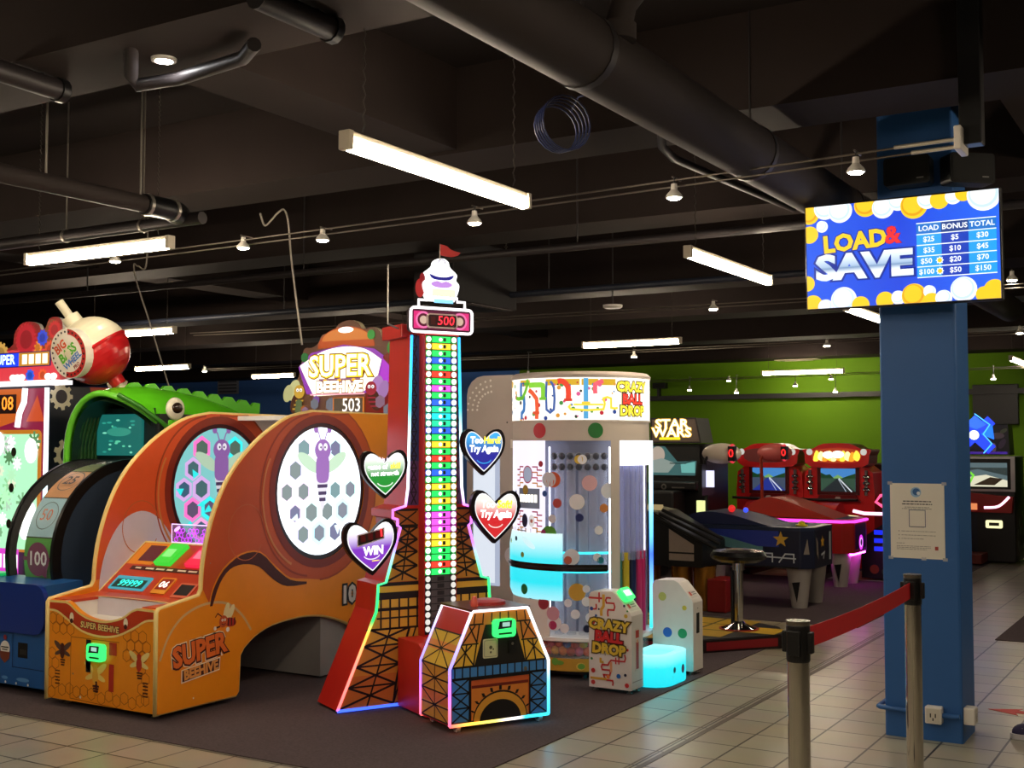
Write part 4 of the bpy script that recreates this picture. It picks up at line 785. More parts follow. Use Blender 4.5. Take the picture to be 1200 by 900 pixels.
# hearts
HT = heart(.15)
def hgrad(name, a, b, s=1.05, lo=-.15, hi=.14): return led(name, [(0, a), (.42, a), (.75, b), (1, b)], s, 'Z', lo, hi)
def heart_sign(px, py, back, name, cols, lines, tilt, label, sc=1.0):
    # placed on the plane just in front of the tower face
    n = Vector((math.sin(TA), -math.cos(TA), 0)); o = tw_o + n * .06; r = ray(px, py); t = (o - _O).dot(n) / r.dot(n); P_ = _O + r * t; loc = P_ - tw_o; lu, lz = loc.dot(dirx), P_.z
    mb = MB().front(0); mb.prism([(u * sc, v * sc) for u, v in HT], -.01, .02, pm('160c10', .3)); h = mb.build('heart_sign', tr_, label); h.location = (lu, -.06, lz); h.rotation_euler = (0, R(tilt), 0)
    mb = MB().front(-.0205); mb.flat([(u * .82 * sc, v * .82 * sc) for u, v in HT], .001, hgrad(name, *cols)); mb.stroke([(u * .84 * sc, v * .84 * sc) for u, v in HT], .006, .0025, em(cols[2] if len(cols) > 2 and isinstance(cols[2], str) else 'ffffff', .9), True)
    for (s, u, v, size, c, off) in lines: mb.text(s, u, v, size, .003, em(c, 1.8), off + .015, 0, .9, .1)
    mb.stroke(ell(0, -.06, .05, .03, 12, 0, 200, 340), .006, .003, em(cols[1], .9)); mb.build('heart_face', h)
    mb = MB(); mb.tube([(0, .02, -.02), (-lu * .35, .05, -.03)], .012, BLACK, 6); mb.build('bracket', h)
    return h
hgr = hgrad
def cols3(a, b): return (a, b)
heart_sign(449, 551, None, 'heart_green', ('0f8a2a', 'f4fff0'), [('This is a', 0, .06, .035, 'f8e0f0', .01), ('game of', -.045, .02, .042, 'ffffff', .02), ('skill', .065, .022, .045, 'f8e030', .02), ('not strength', 0, -.018, .038, 'ffffff', .02)], -2, 'green heart sign with printed words', .97)
h = heart_sign(433, 636, None, 'heart_purple', ('7a2ab8', 'f8f0ff'), [('WIN', .01, -.045, .065, 'ffffff', .03), ('-----', .02, -.098, .03, 'e8c838', .02)], -4, 'purple heart sign with a red digit display', 1.1)
mb = MB().front(-.024); mb.prism([(-.085, -.01), (.075, .02), (.08, .075), (-.08, .05)], 0, .006, INK); mb.stroke([(-.085, -.01), (.075, .02), (.08, .075), (-.08, .05)], .006, .0065, pm('d8c8c8', .4), True); [mb.rect(-.065 + .045 * k, -.035 + .045 * k, .012 + .006 * k, .05 + .006 * k, .007, em('5a0a0c', .6)) for k in range(3)]; mb.rect(.056, .068, .03, .072, .0075, em('ff2a30', 2.0)); mb.build('digit_display', h)
heart_sign(565, 525, None, 'heart_blue', ('1a1a90', '38a8e8'), [('Too', -.05, .045, .055, 'ffffff', .03), ('Hard!', .055, .045, .055, 'f8e030', .03), ('Try Again', 0, -.005, .055, 'ffffff', .03)], 0, 'blue heart sign reading Too Hard! Try Again', .98)
heart_sign(579, 600, None, 'heart_red', ('c81c24', 'ffe8e0'), [('Too', -.055, .045, .06, 'ffe8c8', .03), ('Soft!', .058, .045, .06, 'f8e030', .03), ('Try Again', 0, -.012, .06, 'ffffff', .03)], 2, 'red heart sign reading Too Soft! Try Again', 1.12)
# link box between tower and console
mb = MB().right(-.24); mb.prism([(-.385, .02), (-.02, .02), (-.02, .40), (-.28, .40), (-.385, .34)], 0, .38, RED); mb.build("link_box", tr_, "plain red box joining tower and console", bev=.004)
for (u, y) in ((-.45, .05), (.45, .05), (-.45, .25), (.45, .25)):
    mb = MB(); mb.lathe([(0, 0), (.02, 0), (.02, .01), (.008, .012), (.008, .03), (0, .03)], RUBBER, 10, (u, y, 0)); mb.build('foot', tr_)

# ---------------------------------------------------------------- striker console
c0 = onZ(526.5, 862); cn_o = c0 + dirx * .30; cs = thing('game_console', 'small trapezoid hammer console with rainbow light edges in front of the tower', 'arcade game', (cn_o.x, cn_o.y, 0), TA)
CO = [(-.30, .045), (.30, .045), (.30, .335), (.168, .625), (-.168, .625), (-.30, .335)]; CD = .33
mb = MB().front(0); mb.prism(CO, -CD, 0, RED, RED); cb = mb.build('console_body', cs)
BL_, YL_, OR_ = pm('4488cc', .4), pm('f4c040', .4), pm('ec9440', .4)
def art_front():
    mb = MB().front(0); w = .0015
    mb.flat(CO, .0008, pm('2a1a12', .5)); mb.flat([(-.285, .345), (.285, .345), (.235, .46), (-.235, .46)], w, YL_); mb.flat([(-.235, .46), (.235, .46), (.16, .615), (-.16, .615)], w, OR_)
    mb.rect(-.285, .285, .335, .342, w + .001, LB); mb.rect(-.285, .285, .285, .335, w, BL_)
    for k in range(13): u = -.27 + k * .045; mb.rect(u - .004, u + .004, .28, .34, w + .001, LB)
    mb.rect(-.285, .285, .276, .286, w + .001, LB)
    for s in (-1, 1):
        a_, b_ = sorted((s * .285, s * .185)); mb.rect(a_, b_, .06, .28, w, BL_)
        for (za, zb) in ((.06, .13), (.13, .205), (.205, .278)):
            for (q, r) in (((a_, za), (b_, zb)), ((b_, za), (a_, zb)), ((a_, zb), (b_, zb))): mb.stroke([q, r], .008, w + .001, LB)
        mb.stroke([(s * .184, .05), (s * .184, .28)], .008, w + .001, LB)
        for (q, r) in (((.285, .345), (.17, .45)), ((.16, .345), (.235, .45)), ((.225, .46), (.15, .55)), ((.14, .46), (.185, .55)), ((.16, .345), (.125, .555)), ((.235, .455), (.13, .455)), ((.19, .555), (.1, .555)), ((.22, .345), (.2, .455))): mb.stroke([(s * q[0], q[1]), (s * r[0], r[1])], .008, w + .001, LB)
    for k in range(7): u = -.15 + k * .05; mb.stroke([(u * 1.05, .56), (u, .61)], .007, w + .001, LB)
    mb.flat([(-.155, .345), (.155, .345), (.09, .55), (-.09, .55)], w + .002, pm('16130f', .5))
    # arch
    G = led('arch_print', [(0, '000000'), (1, '000000')], 0)
    mb.rect(-.18, .18, .06, .272, w + .001, pm('d8642e', .4)); mb.rect(-.172, .172, .065, .235, w + .002, pm('e88a34', .4)); mb.rect(-.172, .172, .225, .24, w + .003, pm('7a2012', .4))
    mb.flat(ell(0, .052, .165, .15, 24, 0, 0, 180), w + .003, LB); mb.flat(ell(0, .05, .16, .142, 24, 0, 0, 180), w + .004, pm('e8a438', .4)); mb.flat(ell(0, .05, .125, .105, 24, 0, 0, 180), w + .005, pm('120c0a', .5))
    for k in range(9):
        t = R(20 + 17.5 * k); mb.flat([(math.cos(t) * q + dx, .052 + math.sin(t) * q * .93 + dy) for q, dx, dy in ((.168, -.008, -.004), (.168, .008, -.004), (.186, .008, .002), (.186, -.008, .002))], w + .0045, LB)
    mb.stroke([(-.18, .06), (-.18, .272), (.18, .272), (.18, .06)], .008, w + .006, LB)
    return mb.build('printed_artwork', cb)
art_front()
mb = MB()
# left side print
for (a, b, col) in (((.335, -.30), (.625, -.168), 0),):
    pass
def left_side():
    mb = MB(); mb.frame((-.3005, CD, 0), (0, -1, 0), Z); w = .001
    mb.rect(.01, CD - .01, .055, .335, w, pm('d89a38', .4)); 
    def X_(z0, z1, U0=.01, U1=CD - .01):
        m_ = (U0 + U1) / 2; zm = (z0 + z1) / 2
        for q, r in (((U0, z0), (U1, z1)), ((U1, z0), (U0, z1)), ((U0, zm), (U1, zm)), ((m_, z0), (m_, z1)), ((U0, z1), (U1, z1)), ((U0, z0), (U1, z0))): mb.stroke([q, r], .008, w + .001, LB)
    mb.rect(.01, CD - .01, .14, .2, w + .0005, pm('e07a34', .4)); X_(.055, .2); X_(.2, .335)
    sl = Vector((.132, 0, .29)); mb.frame((-.3005, CD, .335), (0, -1, 0), sl); L = sl.length; mb.rect(.01, CD - .01, 0, L * .58, w, pm('e0b840', .4)); mb.rect(.01, CD - .01, .08, L * .4, w + .0005, pm('e8924a', .4)); X_(0, L * .58)
    return mb.build('printed_artwork', cb)
left_side()
CN = led('led_console', [(0, 'ff5a7a'), (.15, 'ff6a90'), (.33, 'b060ff'), (.5, '8a78ff'), (.8, 'a8a0ff'), (1, 'ffffff')], 2.2, 'Z', .04, .63); CN2 = led('led_console_right', [(0, '30c8ff'), (.3, '60d8ff'), (.55, 'e8f4ff'), (1, 'ffffff')], 2.2, 'Z', .04, .63); CN3 = led('led_console_bottom', [(0, 'ff5a5a'), (.2, 'ffb840'), (.45, 'ffe060'), (.65, 'fff0f0'), (.75, '30c8ff'), (1, '30d8ff')], 2.2, 'X', -.3, .3)
for y in (0.0, CD):
    for (pts, m) in (([(-.168, y, .625), (-.30, y, .335), (-.30, y, .045)], CN), ([(.168, y, .625), (.30, y, .335), (.30, y, .045)], CN2), ([(-.30, y, .045), (.30, y, .045)], CN3), ([(-.168, y, .625), (.168, y, .625)], em('fff0fa', 2.4))):
        mb = MB(); mb.tube([(u, y - .004 if y == 0 else y + .004, z) for u, _, z in pts], .0085, m, 8); mb.build('led_edge', cs)
mb = MB(); mb.tube([(-.168, 0, .625), (-.168, CD, .625)], .0085, em('fff0fa', 2.2), 8); mb.build('led_edge', cs)
mb = MB().box(-.18, .18, -.01, CD + .01, .622, .634, pm('5a2a22', .3)); mb.build('top_plate', cs)
mb = MB(); mb.lathe([(0, .66), (.06, .659), (.095, .65), (.1, .634)], pm('a81c1c', .4), 24, (.02, .17, 0)); mb.build('strike_pad', cs, 'round red strike pad on top')
mb = MB(); mb.lathe([(0, .69), (.012, .685), (.02, .65), (.02, .634)], pm('e86050', .3), 14, (-.1, .1, 0)); mb.build('start_button', cs)
mb = MB().front(-.002); mb.prism(rrect(-.105, -.018, .375, .475, .008), 0, .006, pm('d8d4a8', .4)); mb.stroke(rrect(-.098, -.025, .383, .467, .006), .003, .0065, pm('9a9678', .4), True); mb.disc(-.06, .43, .01, .0065, pm('5a5840', .4), 10); mb.disc(-.06, .405, .006, .0065, pm('5a5840', .4), 10); mb.disc(-.045, .42, .005, .0065, pm('5a5840', .4), 8); mb.build('instruction_plate', cb, 'pale instruction plate')
reader(cb, .025, .525, y=-.002, k=1.0)
mb = MB().front(-.004); mb.prism(rrect(.05, .095, .39, .46, .006), 0, .006, BLACK); mb.disc(.072, .44, .008, .0065, STEEL, 10); mb.build('lock_plate', cb)
mb = MB().front(-.002); mb.disc(.155, .3, .012, .003, STEEL, 12); mb.build('lock', cb)
for (x, y) in ((-.24, .03), (.26, .03), (-.24, CD - .03), (.26, CD - .03)):
    mb = MB(); mb.frame((x, y, .025), (0, 1, 0), Z); mb.prism(ell(0, 0, .024, .024, 14), -.01, .01, pm('b8b4ac', .4)); mb.frame((x, y, .025), (0, 1, 0), Z); mb.prism(ell(0, 0, .01, .01, 10), -.014, .014, BLACK); mb.frame(); mb.box(x - .018, x - .012, y - .012, y + .012, .02, .05, STEEL); mb.box(x + .012, x + .018, y - .012, y + .012, .02, .05, STEEL); mb.box(x - .018, x + .018, y - .014, y + .014, .044, .05, STEEL); mb.build('caster', cs)
# ================================================================== BIG WHEEL GAME WITH FISH AND FLOAT
BW = thing('arcade_game', 'blue fishing game with number drum, green fish hood and red white float', 'arcade game', (-6.43, 4.67, 0))
BLU, DBL_, LBL_ = pm('1f5aa0', .4, 0, .05), pm('17348a', .3, 0, .04), pm('2f74b8', .4)
mb = MB().right(-.40); mb.prism([(0, .05), (0, .42), (.0, .66), (.26, .67), (.26, .60), (1.9, .60), (1.9, .05)], 0, .80, BLU); mb.build('cabinet', BW, bev=.006)
mb = MB().front(0); mb.prism(rrect(-.36, .42, .37, .665, .09, 6), 0, .03, DBL_); mb.build('counter_panel', BW, 'dark blue rounded counter panel')
mb = MB().front(0); w = .0012; mb.stroke([(.1, .365), (.1, .16), (.39, .16)], .005, w, pm('0e2f60', .4)); mb.rect(.15, .24, .22, .31, w, INK); mb.rect(.17, .23, .24, .27, w + .001, pm('2c2a28', .4)); mb.flat(ell(.2, .09, .06, .012, 16), w, pm('5a90c8', .4)); mb.flat(ell(.03, .09, .03, .01, 16), w, pm('5a90c8', .4))
for u in (.04, .14, .25): mb.disc(u, .065, .008, w + .001, WHITE, 10)
# little float emblem
mb.disc(.03, .265, .045, w + .001, pm('f0ece4', .4), 20); mb.flat([(-.02, .245), (.08, .245), (.07, .205), (.03, .175), (-.01, .205)], w + .002, pm('7a3a24', .4)); mb.disc(.03, .33, .016, w + .002, pm('8a2028', .4), 12); mb.rect(-.005, .065, .268, .275, w + .003, INK); mb.rect(.005, .055, .254, .26, w + .003, INK); mb.build('printed_artwork', BW)
mb = MB().box(.402, .404, .02, .5, .1, .58, pm('123a78', .4)); mb.build('side_sticker', BW)
# drum
DC, DR = (.78, .79), .575
SEG = [('58b04a', '100', '7a2a5a', '9a4a7a'), ('a8d4e4', '50', 'a8d4e4', 'c86a3a'), ('d8a070', '25', 'd8a070', '3a3a3a'), ('8a9a6a', '10', '6a4a7a', 'ffffff'), ('7a96b0', '75', '6a4a7a', 'ffffff')]
a0 = 196
for k in range(12):
    col, num, bub, tcol = SEG[(k) % 5]; t0, t1 = R(a0 - 2 - k * 27), R(a0 - 2 - (k + 1) * 27)
    mb = MB(); pts = [t0 + (t1 - t0) * i / 5 for i in range(6)]
    vs = [(x, DC[0] + DR * math.cos(t), DC[1] + DR * math.sin(t)) for t in pts for x in (-.085, .21)]; mb.add(vs, [(2 * i, 2 * i + 1, 2 * i + 3, 2 * i + 2) for i in range(5)], pm(col, .3, 0, .05), True)
    mb.add([(x, DC[0] + (DR + .001) * math.cos(t), DC[1] + (DR + .001) * math.sin(t)) for t in (t1, t1 + R(.7)) for x in (-.085, .21)], [(0, 1, 3, 2)], INK)
    if k < 4:
        tm = (t0 + t1) / 2; o = (0, DC[0] + (DR + .004) * math.cos(tm), DC[1] + (DR + .004) * math.sin(tm)); mb.frame((.0625,) + o[1:], X, (0, math.sin(tm), -math.cos(tm)))
        if k == 0: mb.rect(-.147, .147, -.012, .012, .002, pm(bub, .4)); mb.disc(0, 0, .105, .008, pm(bub, .4), 24); mb.flat([(.03, -.09), (.09, -.06), (.08, -.115)], .008, pm(bub, .4)); mb.text(num, 0, 0, .12, .012, pm('f4f0f4', .4), .02)
        else: mb.ring(0, 0, .088, .094, .006, pm('46606a', .4), 28); mb.text(num, 0, 0, .11, .012, pm(tcol, .4), .015 if k == 2 else 0)
    mb.build('drum_segment', BW)
for x in (-.215, .215):
    mb = MB().right(x); mb.frame((x, DC[0], DC[1]), Y, Z); n = 48
    for ra, rb, m in ((DR - .03, DR + .035, BLACK), (.0, DR - .03, pm('26364a', .5)))[:1 if x < 0 else 2]:
        mb.ring(0, 0, ra, rb, .012, m, n); mb.ring(0, 0, ra, rb, -.012, m, n)
    mb.frame((x, DC[0], DC[1]), Y, Z); vs = [(math.cos(2 * math.pi * i / n) * (DR + .035), math.sin(2 * math.pi * i / n) * (DR + .035), z) for i in range(n) for z in (-.012, .012)]
    mb.add(vs, [(2 * i, 2 * ((i + 1) % n), 2 * ((i + 1) % n) + 1, 2 * i + 1) for i in range(n)], BLACK, True); mb.build('drum_rim', BW)
mb = MB(); pts = [R(205 - i * 8) for i in range(16)]; vs = [(x, DC[0] + (DR + .028) * math.cos(t), DC[1] + (DR + .028) * math.sin(t)) for t in pts for x in (-.2, .2)]
mb.add(vs, [(2 * i, 2 * i + 1, 2 * i + 3, 2 * i + 2) for i in range(15)], glass('ffffff', .05, .03), True); mb.build('drum_cover', BW, 'clear curved cover')
mb = MB().right(-.086); mb.frame((-.086, DC[0], DC[1]), Y, Z); mb.ring(0, 0, .001, DR - .002, 0, pm('2a2c34', .5), 40); mb.build('drum_disc', BW)
reader(BW, -.33, .70, y=.02, k=.9)
mb = MB(); mb.box(-.38, -.24, .04, .24, .668, .685, em('1fae5a', .8)); mb.build('lit_button_panel', BW, 'green lit button panel')
# rear housing and screen inside the fish mouth
MB().box(-.33, .31, .93, 1.9, .60, 1.70, pm('12181a', .5)).build('rear_housing', BW)
mb = MB().front(.925, 0, 0); mb.rect(-.31, .28, 1.3, 1.74, 0, pm('0e2426', .3)); mb.prism([(-.27, 1.42), (.17, 1.42), (.17, 1.70), (-.27, 1.70)], 0, .02, em('1f7a72', .6)); sc = mb.build('screen', BW, 'teal game screen inside the fish mouth')
mb = MB().front(.903); mb.flat(ell(-.05, 1.58, .12, .03, 18), .001, em('3aa08a', .7))
rr = random.Random(4)
for i in range(18): u, v = rr.uniform(-.22, .13), rr.uniform(1.44, 1.66); mb.flat(ell(u, v, rr.uniform(.008, .03), .007, 8), .0012 + i * .0001, em(rr.choice(['5ac8a0', '2f9a88', '7ad8b8']), .9))
mb.build('screen_picture', sc)
mb = MB()
for i in range(7): mb.tube([(-.30, .74 + .03 * i, 1.30), (-.30, .74 + .03 * i, 1.5), (-.24, .74 + .03 * i, 1.68)], .013, pm('1e4a1c', .4), 8)
mb.build('mouth_ribs', BW, 'dark green ribs inside the mouth')
# fish hood
GRF = pm('5cc81e', .25, 0, .06, .5, 6); GRD = pm('2f7a18', .35); hood = MB()
secs = [(.70, .335, 1.845, 1.36), (.80, .36, 1.875, 1.33), (1.0, .37, 1.895, 1.30), (1.25, .36, 1.88, 1.28), (1.55, .33, 1.84, 1.26), (1.85, .28, 1.77, 1.25), (2.15, .20, 1.66, 1.25), (2.35, .1, 1.52, 1.27)]
def arch(hw, zt, zb, n=18, th=0): return [(-math.cos(math.pi * i / n) * (hw - th), zb + (zt - th - zb) * math.sin(math.pi * i / n) ** .75) for i in range(n + 1)]
SK = [.50, .42, .27, .12, 0, 0, 0, 0]
def sl_(i, x, z):
    y, hw, zt, zb = secs[i]; return y + SK[i] * max(0, x / hw) * max(0, 1 - (z - zb) / (zt - zb)) ** .6
vs = [(x, sl_(i, x, z), z) for i, (y, hw, zt, zb) in enumerate(secs) for (x, z) in arch(hw, zt, zb)]; k = 19
hood.add(vs, [(i * k + j, i * k + j + 1, (i + 1) * k + j + 1, (i + 1) * k + j) for i in range(len(secs) - 1) for j in range(18)], GRF, True)
inn = [(x, sl_(i, x, z), z) for i, (y, hw, zt, zb) in enumerate(secs[:6]) for (x, z) in arch(hw, zt, zb, 18, .06)]; hood.add(inn, [(i * k + j, (i + 1) * k + j, (i + 1) * k + j + 1, i * k + j + 1) for i in range(5) for j in range(18)], pm('16301a', .5), True)
hb = hood.build('fish_hood', BW, 'glossy green fish head hood')
mb = MB(); mb.tube([(x, sl_(0, x, z), z) for x, z in arch(.325, 1.835, 1.36)], .022, pm('6fd63a', .22), 10); mb.build('lip', hb)
mb = MB(); mb.tube([(.15, .72, 1.825), (.27, .80, 1.745), (.345, .92, 1.64), (.37, 1.05, 1.55)], .016, GRD, 8); mb.build('gill_line', hb)
mb = MB(); cr = []
for i in range(9): y = .98 + i * .15; cr += [(y - .07, 1.885 - .09 * max(0, (y - 1.1)) ** 1.3), (y - .03, 1.915 - .09 * max(0, (y - 1.1)) ** 1.3), (y + .03, 1.92 - .1 * max(0, (y - 1.1)) ** 1.3)]
mb.right(-.012); mb.prism(cr + [(2.2, 1.6), (.95, 1.8)], 0, .024, GRF); mb.build('crest_fin', hb, 'scalloped fin along the back')
mb = MB(); mb.ball((.318, 1.06, 1.735), .078, pm('e8e4d0', .25), 20, 12, (.5, 1, 1)); ey = mb.build('eye', hb, 'white eye with dark pupil'); mb = MB(); mb.ball((.35, 1.05, 1.74), .047, pm('2a1c14', .2), 16, 10, (.3, 1, .8)); mb.build('pupil', ey)
mb = MB(); q_ = onY(258, 487, 7.0); mb.ball((q_.x + 6.43, q_.y - 4.67, q_.z - .06), .26, pm('2c8a34', .35), 16, 10, (1, 1, .5)); mb.build('rear_fin', hb)
# float on top
fc = onY(111, 411, 5.45); loc = fc - Vector((-6.43, 4.67, 0)); ax = (_R * -.55 + _U * .8 - _F * .1).normalized(); FR = .232
e1 = (_R * .8 + _U * .55).normalized(); e1 = (e1 - ax * e1.dot(ax)).normalized(); e2 = ax.cross(e1)
def fl(mb): mb.M = Matrix(((e1.x, e2.x, ax.x, loc.x), (e1.y, e2.y, ax.y, loc.y), (e1.z, e2.z, ax.z, loc.z), (0, 0, 0, 1))); return mb
IV, RDF = pm('e4dcc0', .3, 0, .03), pm('b81c20', .2, 0, .04)
pr2 = [(FR * math.cos(t), FR * math.sin(t)) for t in [R(-90 + 180 * i / 20) for i in range(21)]]
mb = fl(MB()); mb.lathe(pr2, IV, 32, mats=[RDF] * 10 + [IV] * 10); fo = mb.build('float_ball', BW, 'red and white fishing float')
mb = fl(MB()); mb.lathe([(FR + .001, -.012), (FR + .006, 0), (FR + .001, .012)], RDF, 32); mb.build('float_band', fo)
mb = fl(MB()); mb.lathe([(0, FR + .06), (.06, FR + .05), (.065, FR - .03)], IV, 20); mb.lathe([(.03, FR + .05), (.03, FR + .17), (0, FR + .17)], IV, 14); mb.build('float_cap', fo)
mb = fl(MB()); mb.lathe([(.055, -FR + .02), (.05, -FR - .05), (0, -FR - .05)], RDF, 18); mb.lathe([(.026, -FR - .04), (.026, -FR - .2), (0, -FR - .2)], IV, 14); mb.build('float_stem', fo)
en = (-_F * .86 - _R * .46 - _U * .1).normalized(); eu = (_R * .86 + _U * .42); eu = (eu - en * eu.dot(en)).normalized(); ev = en.cross(eu)
mb = MB(); mb.M = Matrix(((eu.x, ev.x, en.x, loc.x), (eu.y, ev.y, en.y, loc.y), (eu.z, ev.z, en.z, loc.z), (0, 0, 0, 1)))
er = .165; zo = FR * .97; mb.prism(ell(0, 0, er, er, 36), zo - .1, zo, pm('ece6d8', .35)); mb.ring(0, 0, er * .76, er * .98, zo + .001, pm('b82420', .35), 36, 1, -130, 60)
for i in range(26): t = 2 * math.pi * i / 26; mb.disc(er * .87 * math.cos(t), er * .87 * math.sin(t), .008, zo + .002, INK, 8)
for (s, v, c, sz, u) in (('BIG', .065, 'd8541c', .08, -.04), ('BASS', .0, '58b428', .088, 0), ('WHEEL', -.06, '3a7ac8', .06, .015), ('PRO', -.105, '8a2a2a', .034, .03)): mb.otext(s, u, v, sz, zo + .003, pm(c, .4), pm('f4f0e8', .4), .035, .06, 8, .95)
mb.build('float_emblem', fo, 'round emblem with coloured lettering')
for x in (-.34, .34):
    for y in (.07, 1.8):
        mb = MB(); mb.lathe([(0, 0), (.022, 0), (.022, .012), (.009, .014), (.009, .06), (0, .06)], STEEL, 10, (x, y, 0)); mb.build('levelling_foot', BW)

# ================================================================== GEAR GAME AT THE LEFT EDGE
GG = thing('arcade_game', 'brightly lit gear themed game at the left edge with neon edge and gear topper', 'arcade game', (-7.57, 5.6, 0)); gw = .33
mb = MB().box(-gw, gw, 0, .95, .05, 1.92, pm('14162a', .4)); mb.build('cabinet', GG, bev=.006)
mb = MB().right(gw); w = .0012; GW = pm('e8dcc0', .4); mb.flat([(.0, .7), (.95, .7), (.95, 1.25), (.6, 1.32), (.3, 1.3), (.12, 1.0)], w, pm('b8381c', .4)); mb.flat(spline([(.35, 1.92), (.4, 1.8), (.6, 1.72), (.9, 1.75), (.9, 1.92)], 3), w, pm('b8381c', .4))
for (u, v, r, n) in ((.16, 1.42, .12, 9), (.10, 1.84, .1, 9), (.36, 1.62, .17, 11), (.62, 1.84, .16, 11), (.7, 1.5, .12, 9)):
    mb.flat(gear(u, v, r, r * .78, n), w + .001 + u * .001, GW); mb.disc(u, v, r * .5, w + .002 + u * .001, pm('2a1c2a', .4) if n == 9 else pm('b8381c', .4), 20)
mb.build('side_artwork', GG, 'dark side with pale gears')
mb = MB().front(0); mb.rect(-gw + .01, gw - .03, .75, 1.90, .001, em('c8285a', .35)); mb.flat([(-gw, 1.9), (.05, 1.9), (-.05, 1.66), (-gw, 1.6)], .002, em('e8702a', .6)); mb.flat([(.08, 1.66), (.2, 1.85), (.28, 1.66)], .002, em('e85a28', .6)); fpn = mb.build('front_panel', GG, 'pink and orange front')
mb = MB().front(-.004); mb.prism(rrect(-gw, .26, .72, 1.6, .04), 0, .012, em('e8902a', .55)); mb.rect(-gw + .01, .235, .74, 1.57, .013, em('a8e8b8', 1.1)); pf = mb.build('lit_playfield', GG, 'green and white lit playfield')
mb = MB().front(-.018); rr = random.Random(11)
for i in range(30):
    u, v = rr.uniform(-.3, .2), rr.uniform(.78, 1.52); mb.flat(gear(u, v, rr.uniform(.04, .08), .035, 8), .001 + i * .00015, em(rr.choice(['ffffff', 'd8ffe0', 'b8f0c0', '9ad8a0', 'e8f0d0', '5a8a5a']), rr.choice([.6, .9, 1.4])))
for (u, v) in ((.17, 1.45), (.17, 1.0), (.12, .9), (-.2, 1.5)): mb.flat(ell(u, v, .07, .09, 16), .007, em('f4fff4', 2.0))
for (u, v) in ((-.02, 1.44), (-.04, 1.18), (-.06, .92), (-.2, 1.3)): mb.disc(u, v, .03, .008, pm('2a2a1c', .4), 12, .035)
mb.build('gear_pattern', pf)
mb = MB().front(-.02); mb.rect(-gw, .05, .55, .74, 0, em('e84ad8', .8)); [mb.rect(-.3 + .06 * k, -.26 + .06 * k, .6, .7, .001, em('ffffff', 1.2)) for k in range(6)]; mb.build('lit_strip', GG)
mb = MB(); mb.tube([(gw - .012, -.012, .55), (gw - .012, -.012, 1.9)], .016, led('neon_gear', [(0, '18d8e8'), (.35, '28e0f0'), (.5, 'f0f8ff'), (1, 'ffffff')], 2.2, 'Z', .6, 1.9), 8); mb.build('neon_edge', GG)
mb = MB().front(-.01); mb.rect(-gw, -.02, 1.72, 1.86, .003, pm('2a1010', .4)); mb.text('08', -.12, 1.79, .14, .004, em('ff8a2a', 1.8), .01); mb.build('score_display', GG)
mb = MB(); mb.tube([(.02, -.03, 1.62), (.04, -.03, 1.72), (.09, -.03, 1.8), (.1, -.03, 1.9)], .02, em('fff0fa', 1.8), 8); mb.build('neon_tube', GG)
# topper
mb = MB().front(0); mb.box(-gw - .1, gw + .17, 1.92, 1.95, -.06, .1, em('fff4f4', 1.6)); tp = mb.build('topper_shelf', GG, 'bright white strip under the topper')
TO = [(-.5, 1.95), (.49, 1.95), (.49, 2.0), (.46, 2.03), (.485, 2.10), (.45, 2.2), (.48, 2.26), (.48, 2.36), (.43, 2.4), (.34, 2.395), (.3, 2.33), (.25, 2.32), (.22, 2.36), (.12, 2.385), (.02, 2.37), (-.05, 2.3), (-.1, 2.2), (-.5, 2.2)]
mb = MB().front(-.02); mb.prism(spline(TO, 3, True), -.03, 0, pm('b83a3a', .4), pm('f0e8e0', .4)); tb = mb.build('topper', GG, 'gear shaped topper board')
mb = MB().front(-.02); w = .001
mb.flat([(-.45, 1.96), (.47, 1.96), (.44, 2.18), (-.45, 2.18)], w, em('e8404a', .8)); mb.flat(ell(.38, 2.24, .1, .15, 20), w + .0005, em('c86a3a', .3))
for (u, v, r, c, n) in ((.09, 2.255, .125, 'b8202a', 20), (.27, 2.26, .06, '3a4ac8', 10), (.22, 2.19, .05, 'f08a2a', 10), (-.2, 2.16, .09, 'c89a4a', 12), (.36, 2.17, .07, 'd84a28', 12), (.14, 1.99, .05, '2a5ae0', 9), (.28, 1.99, .05, 'f05a2a', 9), (.40, 2.31, .07, 'c8282a', 14)):
    mb.flat(gear(u, v, r, r * .84, n), w + .001 + r * .01, em(c, .9)); mb.disc(u, v, r * .55, w + .002 + r * .012, em(c, .5), 18); mb.disc(u, v, r * .2, w + .003 + r * .013, em(c, .5), 12)
for k, u in enumerate((-.05, .0, .05, .34, .4)): mb.flat(ell(u, 1.98, .04, .025, 12), w + .003, em('fff4e8', 1.4))
mb.prism(rrect(-.34, .37, 2.055, 2.165, .01), w + .003, w + .008, em('2a1a6a', .5)); mb.rect(-.33, .02, 2.062, 2.158, w + .009, em('1a3ae8', 1.2)); mb.rect(.02, .36, 2.062, 2.158, w + .009, em('c8862a', .9)); mb.text('SUPER', -.15, 2.11, .1, w + .010, em('c8f0ff', 2.0), .02, 0, .9)
for k in range(4): mb.rect(.06 + .075 * k, .115 + .075 * k, 2.075, 2.145, w + .010, em('fff0c0', 1.8))
mb.build('topper_print', tb)
for x in (-.27, .27):
    for y in (.07, .85):
        mb = MB(); mb.lathe([(0, 0), (.022, 0), (.022, .012), (.009, .014), (.009, .06), (0, .06)], STEEL, 10, (x, y, 0)); mb.build('levelling_foot', GG)
